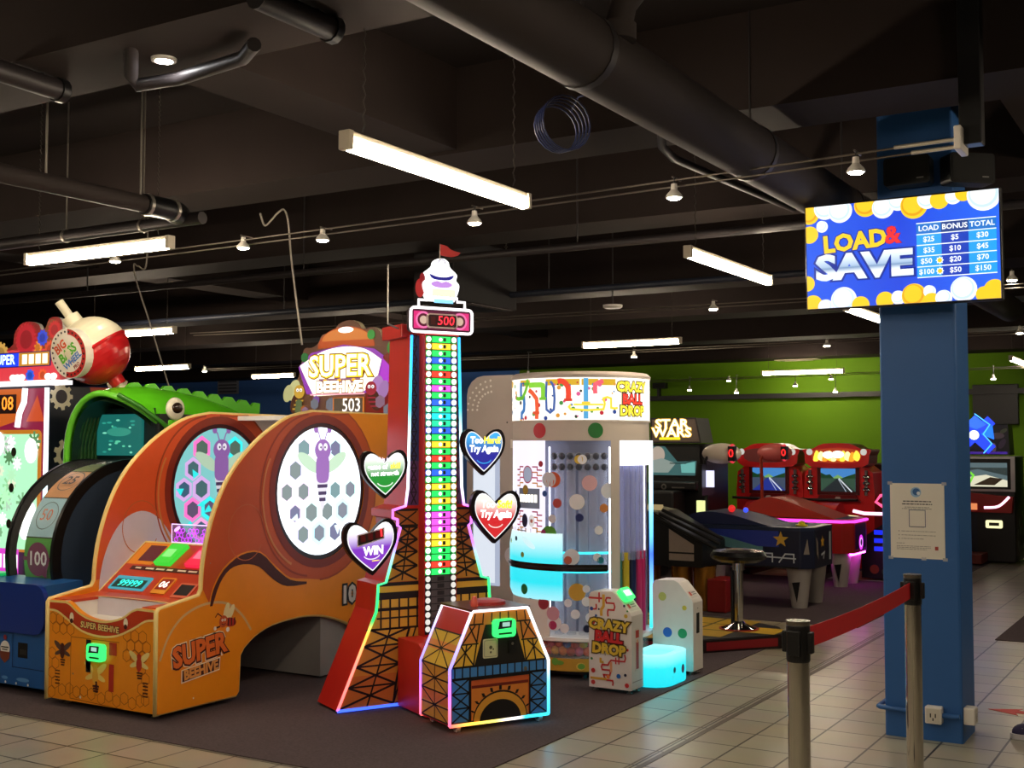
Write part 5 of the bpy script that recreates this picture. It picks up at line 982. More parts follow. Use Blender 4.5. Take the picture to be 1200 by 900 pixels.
# ================================================================== BALL DROP MACHINE
bc = Vector((-3.78, 7.167, 0)); BD = thing('arcade_game', 'round white ball drop machine with colourful pipe marquee and dotted glass', 'arcade game', bc); RB = .46
PUT, PUTD = pm('cfc4b8', .4, 0, .04), pm('8f867e', .45)
def cyl(mb, r, z0, z1, a0, a1, mat, n=None): return mb.lathe([(r, z0), (r, z1)], mat, n or max(3, int((a1 - a0) / 6)), (0, 0, 0), a0, a1)
class Cyl(MB):
    """flat artwork wrapped round the drum: u is arc length from angle A, v is height"""
    def __init__(s, r, A): super().__init__(); s.r = r; s.A = R(A)
    def add(s, vs, fs, mat, smooth=False):
        vs = [Vector(p) for p in vs]; out = []
        # cut long faces into narrow strips so they follow the curve
        V, Fs = list(vs), []
        for f in fs:
            P = [vs[q] for q in f]; lo, hi = min(p.x for p in P), max(p.x for p in P)
            if hi - lo < .035: Fs.append(list(f)); continue
            m = int((hi - lo) / .025) + 1
            for k in range(m):
                Q = P
                for sgn, lim in ((1, lo + (hi - lo) * k / m), (-1, lo + (hi - lo) * (k + 1) / m)):
                    o = []
                    for a, b in zip(Q, Q[1:] + Q[:1]):
                        da, db = sgn * (a.x - lim), sgn * (b.x - lim)
                        if da >= 0: o.append(a)
                        if (da > 0 > db) or (da < 0 < db): o.append(a.lerp(b, da / (da - db)))
                    Q = o
                    if len(Q) < 3: break
                if len(Q) >= 3: Fs.append(list(range(len(V), len(V) + len(Q)))); V += Q
        vs, fs = V, Fs
        n = len(s.v); s.v += [Vector(((s.r + p.z) * math.cos(s.A + p.x / s.r), (s.r + p.z) * math.sin(s.A + p.x / s.r), p.y)) for p in vs]; i = s._m(mat)
        for f in fs: s.f.append([n + q for q in f]); s.mi.append(i); s.sm.append(False)
        return s
def arc(a, b): return R(b - a) * RB
mb = MB(); mb.lathe([(0, .03), (RB - .06, .03), (RB - .06, .06), (RB - .02, .06)], BLACK, 48); mb.build('plinth', BD)
mb = MB(); cyl(mb, RB - .005, .06, .14, 0, 360, pm('d8a83a', .4), 60); mb.build('base_band', BD, 'yellow printed band at the bottom')
mb = Cyl(RB - .004, -60); rr = random.Random(1)
for i in range(26): u = rr.uniform(-.6, .6); mb.flat(ell(u, .1 + rr.uniform(-.025, .025), rr.uniform(.015, .04), rr.uniform(.01, .025), 12), .001 + i * .0001, pm(rr.choice(['4a9a3a', 'e8702a', 'd83a28', 'f0d060', '7ab848']), .4))
mb.build('band_print', BD)
mb = MB(); cyl(mb, RB - .01, .14, .25, -160, 60, glass('ffffff', .16, .05)); mb.build('ball_window', BD, 'clear window round the ball pit')
mb = MB(); cyl(mb, .30, .13, .26, 0, 360, pm('3a2420', .6), 36); mb.build('pit_core', BD)
cols_ = ['e85a28', 'd8342a', 'f08a2a', 'e86a9a', '3a8a4a', '2a6ac0', 'f0c030', 'c83a2a', 'f07a30']
k = 0
for row in range(2):
    for i in range(24):
        a = R(-150 + i * 7.8 + row * 4); mb = MB(); r = .385; mb.ball((r * math.cos(a), r * math.sin(a), .172 + row * .05 + rr.uniform(0, .006)), .031, pm(cols_[(i * 5 + row * 3 + i // 4) % 9], .4, 0, .03), 12, 8); mb.build('pit_ball', BD); k += 1
mb = MB(); mb.lathe([(.2, .30), (.42, .275), (RB + .015, .27), (RB + .02, .25), (RB - .01, .24)], WHITE, 60); mb.build('tray_rim', BD, 'white catching tray rim')
mb = MB(); cyl(mb, RB, .27, .95, -152, -88, WHITE); cyl(mb, RB, .27, 1.95, 40, 208, PUT, 30); mb.build('shell', BD)
# upper body
mb = MB(); cyl(mb, RB, 1.52, 1.65, -152, 40, PUT, 36); mb.build('divider_band', BD, 'putty coloured band under the marquee')
mb = MB(); cyl(mb, RB + .004, 1.65, 1.93, -152, -30, em('fff8ec', 1.1), 24); mq = mb.build('marquee', BD, 'lit marquee with coloured pipes'); mb = MB(); cyl(mb, RB + .004, 1.65, 1.93, -30, 40, em('fffaf0', 1.6), 16); mq2 = mb.build('title_panel', BD, 'bright panel with the machine title')
mb = MB(); mb.lathe([(RB + .008, 1.925), (RB + .012, 1.945), (RB - .01, 1.965), (0, 1.97)], PUT, 60); mb.build('roof', BD); mb = MB(); cyl(mb, RB + .008, 1.64, 1.652, -152, 40, PUT, 36); mb.build('lower_trim', BD)
mb = Cyl(RB + .006, -91); L = arc(-152, -30) / 2 - .01; pz = .0; rr = random.Random(6)
mb.text
for i in range(8): u0 = -L + i * L / 4; mb.rect(u0, u0 + L / 4 - .012, 1.875, 1.915, .001, em('f0c02a', .7)) if i % 2 == 0 or i > 3 else None
for i in range(70): mb.flat(ell(rr.uniform(-L, L), rr.uniform(1.66, 1.9), (q := rr.choice([.006, .009, .014])), q, 10), .0012 + i * .00001, em(rr.choice(['c8283a', '2a4a9a', '3a3a3a', '4a9a4a', 'e8a03a', 'e85a9a', '3a7ab8']), .8))
for (pts, c, wd) in (([(-.40, 1.9), (-.40, 1.80), (-.36, 1.80), (-.36, 1.72), (-.39, 1.70), (-.39, 1.66)], '2f6aa8', .024), ([(-.48, 1.80), (-.38, 1.80), (-.32, 1.88), (-.32, 1.92)], '6ab02a', .022), ([(-.3, 1.88), (-.18, 1.88), (-.16, 1.86), (-.16, 1.79)], '7ac030', .03), ([(-.3, 1.85), (-.22, 1.79), (-.22, 1.66)], 'd85028', .026), ([(-.13, 1.9), (-.13, 1.72), (-.07, 1.72), (-.07, 1.86), (-.1, 1.9)], '3a5a9a', .014), ([(-.04, 1.9), (.0, 1.9), (.04, 1.86), (.04, 1.78)], 'd8402a', .03), ([(.17, 1.92), (.17, 1.66)], '4a9ac8', .026), ([(.3, 1.9), (.24, 1.88), (.24, 1.82)], 'e85a6a', .024), ([(.06, 1.75), (.06, 1.72), (.3, 1.72), (.3, 1.79), (.36, 1.79), (.36, 1.73), (.46, 1.73)], 'e8d030', .012), ([(.08, 1.75), (.30, 1.75)], 'e8d030', .01)):
    pz += .0004; pts = [(min(.48, .864 * u_ + .1206), v_) for u_, v_ in pts]; mb.stroke(spline(pts, 2), wd * 1.15, .003 + pz, em(c, 1.1))
for (u, v, c) in ((-.32, 1.89, '5aa028'), (-.16, 1.79, '6ab02a'), (.04, 1.78, 'c83828'), (.17, 1.76, 'f0c03a'), (-.22, 1.70, 'c84420'), (-.38, 1.80, '5aa028')): u = .864 * u + .1206; mb.rect(u - .026, u + .026, v - .009, v + .009, .009, em(c, 1.1))
mb.build('pipe_artwork', mq)
mb = Cyl(RB + .006, 4)
for s, v, c, o in (('CRAZY', 1.865, 'f4d83a', '6a5a10'), ('BALL', 1.785, 'e03a2a', '7a1410'), ('DROP', 1.71, 'f4d83a', '6a5a10')): mb.otext(s, -.155, v, .088, .001, em(c, 1.3), em(o, .5), .04, .12, 0, 1.0)
for u in (-.26, -.03): mb.stroke([(u, 1.68), (u, 1.90)], .006, .001, em('e8d88a', .7))
mb.build('title_lettering', mq2)
# printed panel at left
mb = MB(); cyl(mb, RB, .90, 1.52, -152, -92, em('f0ecff', .95), 12); pp = mb.build('printed_panel', BD, 'white panel with pipe print')
mb = Cyl(RB + .001, -111); CR_P = em('c83a5a', .5)
for (cv, s) in ((1.30, 1), (1.01, 1)):
    for sd in (-1, 1):
        for k in range(4): mb.stroke([(sd * .045, cv + .05 - k * .035), (sd * .09, cv + .05 - k * .035), (sd * .09, cv + .03 - k * .035), (sd * .13, cv + .03 - k * .035)], .009, .001, em(['c83a5a', 'e8803a', 'e05a7a', 'f0a03a'][k], .5))
mb.ring(0, 1.30, .05, .058, .0015, CR_P, 24, .85); mb.disc(0, 1.30, .05, .0013, em('b8c0d8', .5), 20); mb.rect(-.1, .11, 1.08, 1.21, .001, em('7a7a88', .4)); [mb.rect(-.085 + .03 * k, -.062 + .03 * k, 1.12, 1.17, .002, em('fffbe8', 2.2)) for k in range(6)]; mb.disc(-.03, 1.0, .032, .0015, pm('1c1c4a', .4), 18, .045); mb.disc(.04, 1.0, .028, .0015, em('f4ece8', .6), 16, .04); mb.disc(.04, 1.0, .013, .002, pm('e8907a', .4), 12)
for (u, v, c, r) in ((-.02, 1.2, 'b8942a', .03), (.15, 1.18, '2a5aa8', .018), (.14, .93, 'a82a6a', .018), (.12, 1.37, 'c8283a', .018), (-.15, 1.18, '1a2a6a', .012), (-.09, 1.09, '1a3a6a', .016)): mb.disc(u, v, r, .003, pm(c, .4), 16, r * 1.1)
for k in range(3): mb.rect(-.14, -.02 + .03 * k, .93 - k * .012, .936 - k * .012, .001, pm('6a6a72', .5))
mb.build('panel_print', pp)
# cyan lit dispenser box at left
CY = led('cyan_dispenser', [(0, 'a8f4ff'), (.25, '20e8f8'), (.6, '40ecf8'), (.8, 'b8f8ff'), (1, 'e8ffff')], .85, 'Z', .5, .93)
mb = MB(); mb.lathe([(RB + .002, .50), (RB + .018, .54), (RB + .02, .84), (RB + .005, .925)], CY, 12, (0, 0, 0), -150, -78); mb.lathe([(RB - .02, .925), (RB + .005, .925)], CY, 12, (0, 0, 0), -150, -78)
for a in (-150, -78): c, s = math.cos(R(a)), math.sin(R(a)); mb.add([(c * r, s * r, z) for r, z in ((RB - .03, .5), (RB + .002, .5), (RB + .018, .54), (RB + .02, .84), (RB + .005, .925), (RB - .03, .925))], [(0, 1, 2, 3, 4, 5) if a < -100 else (5, 4, 3, 2, 1, 0)], CY)
dsp = mb.build('dispenser', BD, 'cyan glowing ball dispenser')
mb = Cyl(RB + .022, -112)
for (u, v, r, c) in ((-.2, .86, .016, '8aa83a'), (-.1, .88, .016, '14305a'), (-.02, .78, .018, '98a840'), (.0, .56, .034, '1f8a4a'), (-.24, .6, .012, '2a3a3a'), (-.18, .7, .012, '2a8a9a')): mb.disc(u, v, r, .001, pm(c, .4), 16)
mb.flat(ell(.04, .86, .07, .022, 18, -28), .0012, em('d8fbff', .8)); mb.build('dots', dsp)
mb = MB(); cyl(mb, RB + .026, .69, .735, -150, -42, pm('3a3634', .2, .8), 20); cyl(mb, RB + .029, .705, .72, -150, -42, BLACK, 20); mb.build('chrome_band', BD)
# window, dark inside, clear tubes, stickers
mb = MB(); mb.lathe([(.30, .28), (.30, 1.52)], pm('70758c', .5), 36); mb.build('inner_core', BD, 'grey blue inner core')
mb = MB(); mb.frame((0, 0, 0), X, Z); mb.box(.0, .18, -.36, -.25, .30, .95, pm('8a84c8', .45)); mb.build('lilac_panel', BD)
for a in (-84, -72, -60, -50, -40): 
    mb = MB(); mb.tube([(.375 * math.cos(R(a)), .375 * math.sin(R(a)), .28), (.375 * math.cos(R(a)), .375 * math.sin(R(a)), 1.44)], .032, glass('dfe6f4', .22, .05), 12, caps=False); mb.build('clear_tube', BD)
mb = MB()
for a in range(-88, -34, 8):
    for z in (1.42, 1.35): mb.ball((.40 * math.cos(R(a)), .40 * math.sin(R(a)), z), .024, pm('1c2030', .3), 10, 6)
mb.build('ball_gates', BD)
for z, r in ((.80, .40), (.68, .40)):
    mb = MB(); mb.lathe([(r, z - .008), (r + .012, z), (r, z + .008)], em('30d8f0', 1.6), 30, (0, 0, 0), -90, -30); mb.build('cyan_ring_light', BD)
for a in (-90, -37, 14):  # strips added behind the glass to brighten the interior
    mb = MB(); mb.tube([(.432 * math.cos(R(a)), .432 * math.sin(R(a)), .32), (.432 * math.cos(R(a)), .432 * math.sin(R(a)), 1.48)], .005, em('e8ecff', 6), 6); mb.build('added_light_strip', BD, 'white light strip inside the window')
mb = MB(); cyl(mb, RB - .004, .27, 1.50, -92, -34, glass('c8d0e8', .10, .03), 16); gl = mb.build('front_glass', BD, 'clear curved glass with round stickers')
mb = Cyl(RB - .001, -64); L2 = arc(-92, -34) / 2
for (a, v, r, c) in ((-.72, 1.27, .05, 'd8623a'), (-.85, 1.27, .05, 'dfe2ea'), (.3, 1.25, .05, 'e8b8c0'), (.83, 1.2, .05, 'e4e8f2'), (-.05, 1.13, .05, 'f0f0f4'), (-.6, 1.12, .03, 'c85048'), (-.75, 1.02, .028, 'e8eaf2'), (.02, 1.03, .026, '1f2a6a'), (.7, 1.09, .028, 'd88a4a'), (.55, .95, .028, 'f0f2f8'), (-.85, .92, .055, '5aa838'), (-.2, .78, .052, 'e8e8f0'), (-.3, .76, .026, 'c86048'), (.5, .78, .026, 'f0f4fa'), (.6, .76, .022, '2a8aa0'), (-.75, .72, .026, 'f0f2f8'), (-.05, .56, .055, 'd8a83a'), (.2, .58, .024, 'e8ecf4'), (.72, .52, .05, 'eef0f6'), (-.65, .56, .03, '58a848'), (-.3, .49, .026, 'f0f2fa'), (-.1, .42, .03, 'f4f6fa'), (.3, .4, .03, 'f0f2fa'), (.5, .36, .05, 'd8a840'), (-.7, .36, .05, 'f0f0f4'), (-.74, .345, .028, 'b83a68'), (-.4, .33, .03, 'f0f2f8'), (.2, .5, .03, 'f0f2f8'), (.1, 1.4, .03, 'f0f2f8'), (.0, 1.4, .028, 'd8b83a')): mb.disc(a * L2, v, r, .001 + abs(a) * .0005, pm(c, .4, 0, .02), 20)
mb.build('sticker_dots', gl)
mb = Cyl(RB + .002, -100)
for (u, v, r, c) in ((-.0 + .02, 1.585, .05, 'c82a34'), (.40, 1.585, .05, '2a7a3a'), (.12, .42, .045, 'd8a0b0'), (.05, .48, .04, 'a83a48'), (-.06, .52, .022, '16204a'), (-.16, .55, .016, 'c8a050'), (.34, .33, .024, '1a2040')): mb.disc(u, v, r, .001, pm(c, .4, 0, .02), 20)
mb.build('round_stickers', BD)
mb = MB(); cyl(mb, RB + .006, .27, 1.52, -38, -30, PUT, 3); mb.build('post', BD); mb = MB(); cyl(mb, RB + .002, 1.36, 1.52, -30, 20, em('fcfbff', 1.6), 10); mb.build('light_box', BD, 'glaring white light box')
for i, a in enumerate(range(-26, 14, 7)):
    mb = MB(); mb.tube([(.43 * math.cos(R(a)), .43 * math.sin(R(a)), .75), (.43 * math.cos(R(a)), .43 * math.sin(R(a)), 1.36)], .024, glass('c8d0ff', .35, .05), 10, caps=False); mb.build('clear_tube', BD)
mb = MB(); cyl(mb, .39, .27, 1.36, -32, 40, pm('5a5a8c', .4), 12); mb.build('inner_core', BD)
for a, c in ((-28, '3a7a68'), (-20, 'd0b030'), (-11, '1c2450'), (-2, 'd02a6a'), (7, 'c8286a')):
    mb = MB(); mb.tube([(.425 * math.cos(R(a)), .425 * math.sin(R(a)), .28), (.425 * math.cos(R(a)), .425 * math.sin(R(a)), .80)], .026, pm(c, .35), 10); mb.build('coloured_tube', BD)
mb = MB(); mb.tube([(.47 * math.cos(R(22)), .47 * math.sin(R(22)), .28), (.47 * math.cos(R(22)), .47 * math.sin(R(22)), 1.52)], .014, led('neon_blue_white', [(0, '18d8f0'), (.2, '5aa0ff'), (.4, '2a50ff'), (.6, '60c8ff'), (1, 'f0fbff')], 2.6, 'Z', .28, 1.5), 8); mb.build('neon_edge', BD)
# slab at the back left
mb = MB().front(.03); sl = [(-.94, .06), (-.38, .06), (-.38, 1.985), (-.66, 1.985)] + [(-.80 + .14 * math.cos(R(t)), 1.845 + .14 * math.sin(R(t))) for t in (90, 112, 135, 158)] + [(-.94, 1.845)]
mb.prism(sl, -.5, 0, pm('b8aea6', .4, 0, .04)); sb = mb.build('rear_cabinet', BD, 'putty grey cabinet behind the drum')
mb = MB().front(.028); mb.rect(-.885, -.66, .5, 1.42, .001, em('d8e4ff', .5)); mb.rect(-.88, -.70, .52, 1.40, .0015, em('eaf2ff', .75))
for r in (.13, .17, .21):
    for t in range(95, 180, 12): mb.flat(ell(-.72 + r * math.cos(R(t)), 1.74 + r * math.sin(R(t)), .009, .009, 8), .002, pm('f0ece6', .4))
mb.rect(-.52, -.50, 1.56, 1.62, .001, INK); mb.prism([(-.56, 1.47), (-.48, 1.47), (-.48, 1.53), (-.56, 1.53)], 0, .02, WHITE); mb.disc(-.6, 1.65, .006, .001, INK, 8); mb.disc(-.56, .72, .06, .002, pm('dfe0ea', .4)); mb.build('panel_details', sb)
for a in (-120, -60, 0, 60, 120, 180):
    mb = MB(); mb.lathe([(0, 0), (.025, 0), (.02, .03), (0, .03)], BLACK, 10, (.36 * math.cos(R(a)), .36 * math.sin(R(a)), 0)); mb.build('foot', BD)
# ---------------------------------------------------------------- the two player stands
def stand(x, y, label):
    t = thing('game_console', label, 'arcade game', (x, y, 0), 0, None)
    PR = [(0, .03), (0, .57)] + [(.03 * (1 - math.cos(R(k))), .57 + .035 * math.sin(R(k))) for k in (30, 60, 90)] + [(.15, .61), (.185, .595), (.275, .49), (.285, .47), (.285, .03)]
    mb = MB().front(0); mb.prism(PR, -.16, 0, WHITE); b_ = mb.build('cabinet', t, bev=.004)
    for (fx, fy) in ((.03, .03), (.255, .03), (.03, .13), (.255, .13)):
        mb = MB(); mb.lathe([(0, 0), (.018, 0), (.018, .01), (.008, .012), (.008, .04), (0, .04)], STEEL, 10, (fx, fy, 0)); mb.build('levelling_foot', t)
    mb = MB(); mb.frame((.185, 0, .595), (0, 1, 0), (.09, 0, -.105)); mb.M = Matrix(((0, .65, .76, .185), (1, 0, 0, 0), (0, -.76, .65, .595), (0, 0, 0, 1)))
    mb.rect(.02, .14, .075, .13, .001, pm('d8d4cc', .4)); mb.rect(.03, .06, .08, .11, .0015, pm('c83a2a', .4)); mb.rect(.07, .13, .085, .092, .0015, pm('7a7a78', .4)); mb.rect(.07, .13, .1, .106, .0015, pm('7a7a78', .4)); mb.build('instruction_label', t)
    return t, b_
s1, b1 = stand(-3.387, 6.522, 'white player stand with printed title and pipe artwork')
mb = MB().front(-.0); w = .0012; RP, YP = pm('c8302a', .4), pm('e0b03a', .4)
for (pts, m, wd) in (([(.0, .565), (.09, .565)], RP, .012), ([(.07, .6), (.07, .54)], RP, .010), ([(.10, .59), (.10, .52), (.085, .50), (.085, .46)], YP, .018), ([(.15, .57), (.12, .57), (.12, .54), (.17, .54), (.17, .50), (.13, .50), (.13, .46)], RP, .010), ([(.02, .50), (.05, .50), (.05, .53)], RP, .01), ([(.08, .21), (.08, .185), (.10, .185)], YP, .014), ([(.24, .24), (.24, .2), (.15, .2), (.13, .17), (.09, .17), (.09, .14), (.14, .14), (.14, .11), (.1, .11), (.12, .08), (.16, .08), (.16, .05)], RP, .010), ([(.01, .085), (.12, .085)], YP, .014), ([(.15, .19), (.15, .13)], pm('e8a878', .4), .016)): mb.stroke(spline(pts, 2), wd, w, m); w += .0004
mb.rect(.178, .186, .18, .22, w, RP); mb.rect(.198, .206, .18, .22, w, RP); rr = random.Random(12)
for (u, v, r, c) in ((.02, .50, .012, '2a4a9a'), (.03, .42, .014, 'c8302a'), (.05, .46, .008, '2a5a9a'), (.07, .5, .006, '1a1a2a'), (.25, .47, .012, 'd8b83a'), (.24, .53, .008, '1c2a4a'), (.26, .5, .006, '4a9a4a'), (.02, .20, .008, '3a8a4a'), (.03, .13, .014, 'c8302a'), (.03, .06, .014, 'c83a34'), (.2, .11, .014, '2a6ac0'), (.245, .12, .009, '16203a'), (.255, .06, .014, 'd83a3a'), (.26, .27, .008, 'c8302a'), (.05, .28, .006, '3a3a3a'), (.18, .28, .01, '4a9a4a'), (.13, .1, .012, 'e8883a')): mb.disc(u, v, r, w + .0004, pm(c, .4, 0, .02), 14)
for s, v, c, o in (('CRAZY', .405, 'e8c83a', '5a4a1a'), ('BALL', .335, 'd8302a', '6a1410'), ('DROP', .262, 'e8c83a', '5a4a1a')): mb.otext(s, .135, v, .082, w + .001, pm(c, .4), pm(o, .4), .055, .15, -3, 1.0)
mb.build('printed_artwork', b1)
mb = MB().right(.285); mb.prism(rrect(.045, .105, .14, .39, .008), 0, .002, pm('e4ded4', .4)); mb.rect(.056, .094, .15, .31, .0025, pm('b82a1c', .4)); mb.rect(.052, .098, .335, .38, .0025, pm('c83a28', .4)); mb.disc(.075, .315, .012, .003, pm('e8b08a', .4), 12); mb.rect(.01, .15, .075, .08, .001, pm('a89a90', .4)); mb.build('front_print', b1)
mb = MB(); mb.M = Matrix(((0, .65, .76, .185), (1, 0, 0, 0), (0, -.76, .65, .595), (0, 0, 0, 1))); mb.prism(rrect(.02, .145, -.02, .065, .02), 0, .03, GRN); mb.rect(.04, .125, .0, .04, .031, em('c8ffe8', 1.6)); mb.build('card_reader', s1, 'glowing green card reader')
s2, b2 = stand(-3.305, 7.273, 'white player stand with blue and green dots, farther one')
mb = MB().front(0)
for (u, v, r, c) in ((.105, .27, .032, '2a6ac8'), (.21, .27, .032, '1f9a5a'), (.07, .5, .028, 'c8d070'), (.225, .435, .016, 'd8c84a')): mb.disc(u, v, r, .001, pm(c, .4, 0, .02), 20)
mb.build('round_stickers', b2); mb = MB().right(.285); mb.rect(.05, .11, .02, .024, .001, pm('a89a90', .4)); mb.prism([(.055, .27), (.095, .27), (.095, .40), (.055, .40)], 0, .004, INK); mb.disc(.075, .43, .006, .002, STEEL, 10); mb.build('coin_slot', b2)
# cyan ball trough between the stands
tr = thing('ball_trough', 'cyan glowing rounded trough between the two white stands', 'ball trough', (-3.20, 6.98, 0))
TC = led('cyan_trough', [(0, '18d8e8'), (.6, '28e4f0'), (1, 'a0f8ff')], 1.0, 'Z', 0, .2)
PO = [(-.06, -.22), (.08, -.22)] + [(.08 + .12 * math.cos(R(t)), -.10 + .12 * math.sin(R(t))) for t in (-60, -30, 0)] + [(.2, .1)] + [(.08 + .12 * math.cos(R(t)), .10 + .12 * math.sin(R(t))) for t in (30, 60, 90)] + [(-.06, .22)]
mb = MB(); mb.prism(PO, .01, .165, TC); tb_ = mb.build('trough_body', tr); IN = [(u * .8 - .01, v * .8) for u, v in PO]
mb = MB(); n = len(PO); mb.add([(u, v, .165) for u, v in PO] + [(u, v, .2) for u, v in PO] + [(u, v, .2) for u, v in IN] + [(u, v, .166) for u, v in IN], [(a_ * n + i, a_ * n + (i + 1) % n, (a_ + 1) * n + (i + 1) % n, (a_ + 1) * n + i) for a_ in range(3) for i in range(n)], TC); mb.build('trough_rim', tr)
mb = MB().front(-.221); mb.disc(.03, .08, .026, .001, pm('b8e03a', .4), 18); mb.build('dot', tb_); mb = MB().right(.2005); mb.disc(-.06, .1, .018, .001, pm('2a7a9a', .4), 16); mb.build('dot', tb_); mb = MB().right(.2005); mb.disc(.07, .09, .022, .001, pm('6a4a8a', .4), 16, .028); mb.build('dot', tb_)
# ================================================================== BACK ROWS
# octagonal platform with a bar stool
PO = [(-3.95, 7.85), (-3.30, 8.05), (-2.86, 8.62), (-3.02, 8.98), (-3.5, 9.25), (-4.25, 9.3), (-4.75, 8.75), (-4.55, 8.1)]; po = onZ(866, 737, .1); ctr = Vector((-3.8, 8.55, 0))
t = thing('platform', 'low octagonal platform with yellow top and red black rim', 'platform', ctr); PL = [(x - ctr.x, y - ctr.y) for x, y in PO]
mb = MB(); mb.prism(PL, .006, .095, pm('1c0c0c', .4)); mb.build('rim', t)
mb = MB(); mb.prism([(x * .985, y * .985) for x, y in PL], .095, .10, pm('141210', .4)); mb.build('deck', t)
YT = pm('e0b42a', .3, 0, .1); mb = MB()
for i in range(-4, 4):
    for j in range(-4, 4):
        c = (i * .3 + .14, j * .3 + .15)
        if all((b[0] - a[0]) * (c[1] - a[1]) - (b[1] - a[1]) * (c[0] - a[0]) > .12 * math.hypot(b[0] - a[0], b[1] - a[1]) for a, b in zip(PL, PL[1:] + PL[:1])): mb.rect(c[0] - .14, c[0] + .14, c[1] - .14, c[1] + .14, .1015, YT)
mb.build('yellow_tiles', t)
mb = MB()
for a, b in zip(PL, PL[1:] + PL[:1]):
    d = Vector((b[0] - a[0], b[1] - a[1], 0)); mb.frame((a[0], a[1], 0), d, Z); mb.rect(.06, d.length - .06, .02, .08, .002, pm('8a141c', .4))
mb.build('rim_panels', t, 'red rim panels')
t = thing('bar_stool', 'round black bar stool with chrome column on the yellow platform', 'stool', (po.x, po.y, .1025))
mb = MB(); mb.lathe([(0, .0), (.13, .0), (.135, .008), (.1, .02), (.05, .04), (.034, .06)], CHROME, 28); mb.build('base', t); mb = MB(); mb.lathe([(.13, .001), (.15, .001), (.15, .006), (.13, .008)], pm('a8201c', .4), 28); mb.build('base_ring', t, 'red ring round the foot')
mb = MB(); mb.lathe([(.033, .05), (.033, .50)], CHROME, 20); mb.lathe([(.046, .44), (.046, .51)], CHROME, 20); mb.build('column', t); mb = MB(); mb.tube([(-.05, 0, .02), (-.05, 0, .46)], .014, BLACK, 10); mb.build('gas_strut', t)
mb = MB(); mb.lathe([(0, .50), (.16, .505), (.205, .53), (.215, .555), (.19, .585), (.1, .6), (0, .602)], pm('121214', .25), 32); mb.build('seat', t)
# black angled cabinet on gold feet
q = onY(795, 640, 10.0); t = thing('arcade_cabinet', 'black angled game cabinet with grey side panels on gold feet', 'arcade game', (-4.28, 10.0, 0))
mb = MB().front(0); mb.prism([(-.5, .40), (-.25, .40), (.22, .40), (.22, .62), (-.25, .88), (-.5, .92)], -.55, 0, BLACK); cb_ = mb.build('body', t, bev=.008)
mb = MB().front(0); GP = pm('9a8a80', .5); mb.flat([(-.10, .53), (.14, .53), (.14, .60), (-.10, .735)], .001, GP); mb.rect(-.10, .14, .455, .515, .001, GP); mb.build('side_panels', cb_, 'grey side panels')
for z, dx in ((0, 0), (.045, .03), (.09, .06)):
    mb = MB(); mb.tube([(-.22 + dx, -.01, .83 + z * .8), (.36 + dx, -.01, .575 + z)], .016, BLACK, 8); mb.build('rail', t)
for x in (-.38, -.06, .16):
    mb = MB(); mb.lathe([(.10, .006), (.10, .40)], pm('a8742a', .2, .7), 24, (x, .2, 0)); mb.build('gold_foot', t)
mb = MB(); mb.box(.24, .42, .05, .35, .01, .30, pm('8a1414', .4)); mb.build('step_box', t, 'red step box', bev=.01)
mb = MB().front(-.01); mb.rect(-.4, -.15, .90, .95, 0, em('ffe0a0', .3)); mb.build('lit_label', t)
# table games with scoreboards
def hockey(x1, y0, L, W, zt, zb, cols, name, label, pole, pcol, end):
    t = thing('air_hockey_table', label, 'air hockey table', (x1, y0, 0), 0, None); B, TR = cols
    mb = MB().right(-L); c = .12
    PO = [(-L, 0), (-.1, 0), (0, .1), (0, W - .1), (-.1, W), (-L, W)]
    mb = MB(); mb.prism(PO, zb, zt - .03, B); bd = mb.build('table_body', t, bev=.01)
    mb = MB(); mb.prism([(u, v) for u, v in PO], zt - .03, zt, TR); mb.build('rail', t); mb = MB(); mb.prism([(-L + .08, .09), (-.16, .09), (-.09, .16), (-.09, W - .16), (-.16, W - .09), (-L + .08, W - .09)], zt, zt + .003, pm('2a3a5a', .6)); mb.build('playing_surface', t)
    for (x, y) in ((-.16, .15), (-.16, W - .15), (-L + .2, .15), (-L + .2, W - .15)):
        mb = MB(); mb.lathe([(0, .006), (.07, .006), (.072, .02), (.115, zb + .01), (0, zb + .01)], pm('b8b0a8', .4), 20, (x, y, 0)); lg = mb.build('leg', t)
        if y < W / 2: mb = MB().front(y - .108, x, 0); mb.flat([(-.035, .24), (.04, .25), (.01, .06)], .0, BLACK); mb.build('leg_print', lg)
    return t, bd
t, bd = hockey(-3.27, 10.62, 2.3, .76, .74, .37, (pm('1a2038', .35), pm('26304a', .3)), 'hockey', 'navy air hockey table with gold stars beside the stool', None, None, None)
mb = MB().front(0); w = .001; GS = pm('d8a83a', .4); TL = pm('5a8a90', .4); SV = pm('c8d0d8', .35)
mb.flat([(-2.2, .71), (-1.2, .71), (-.45, .57), (-.45, .50)], w, TL); mb.flat([(-1.1, .705), (-.3, .705), (-.3, .56), (-.5, .56)], w + .0005, pm('2a3c9a', .4)); mb.rect(-2.2, -.12, .37, .385, w + .001, INK)
for (u, r) in ((-.28, .075), (-.98, .055)): mb.flat(star(u, .63 if r > .06 else .61, r, r * .42), w + .002, GS)
rr = random.Random(9)
mb.stroke([(-2, .52), (-.14, .46)], .012, w + .001, SV); mb.stroke([(-1.6, .40), (-.9, .52), (-.6, .42)], .012, w + .0015, SV); [mb.stroke([(-1.5 + .2 * k, .42), (-1.44 + .2 * k, .5), (-1.36 + .2 * k, .5), (-1.36 + .2 * k, .42)], .012, w + .002, SV) for k in range(7)]
mb.build('side_artwork', bd)
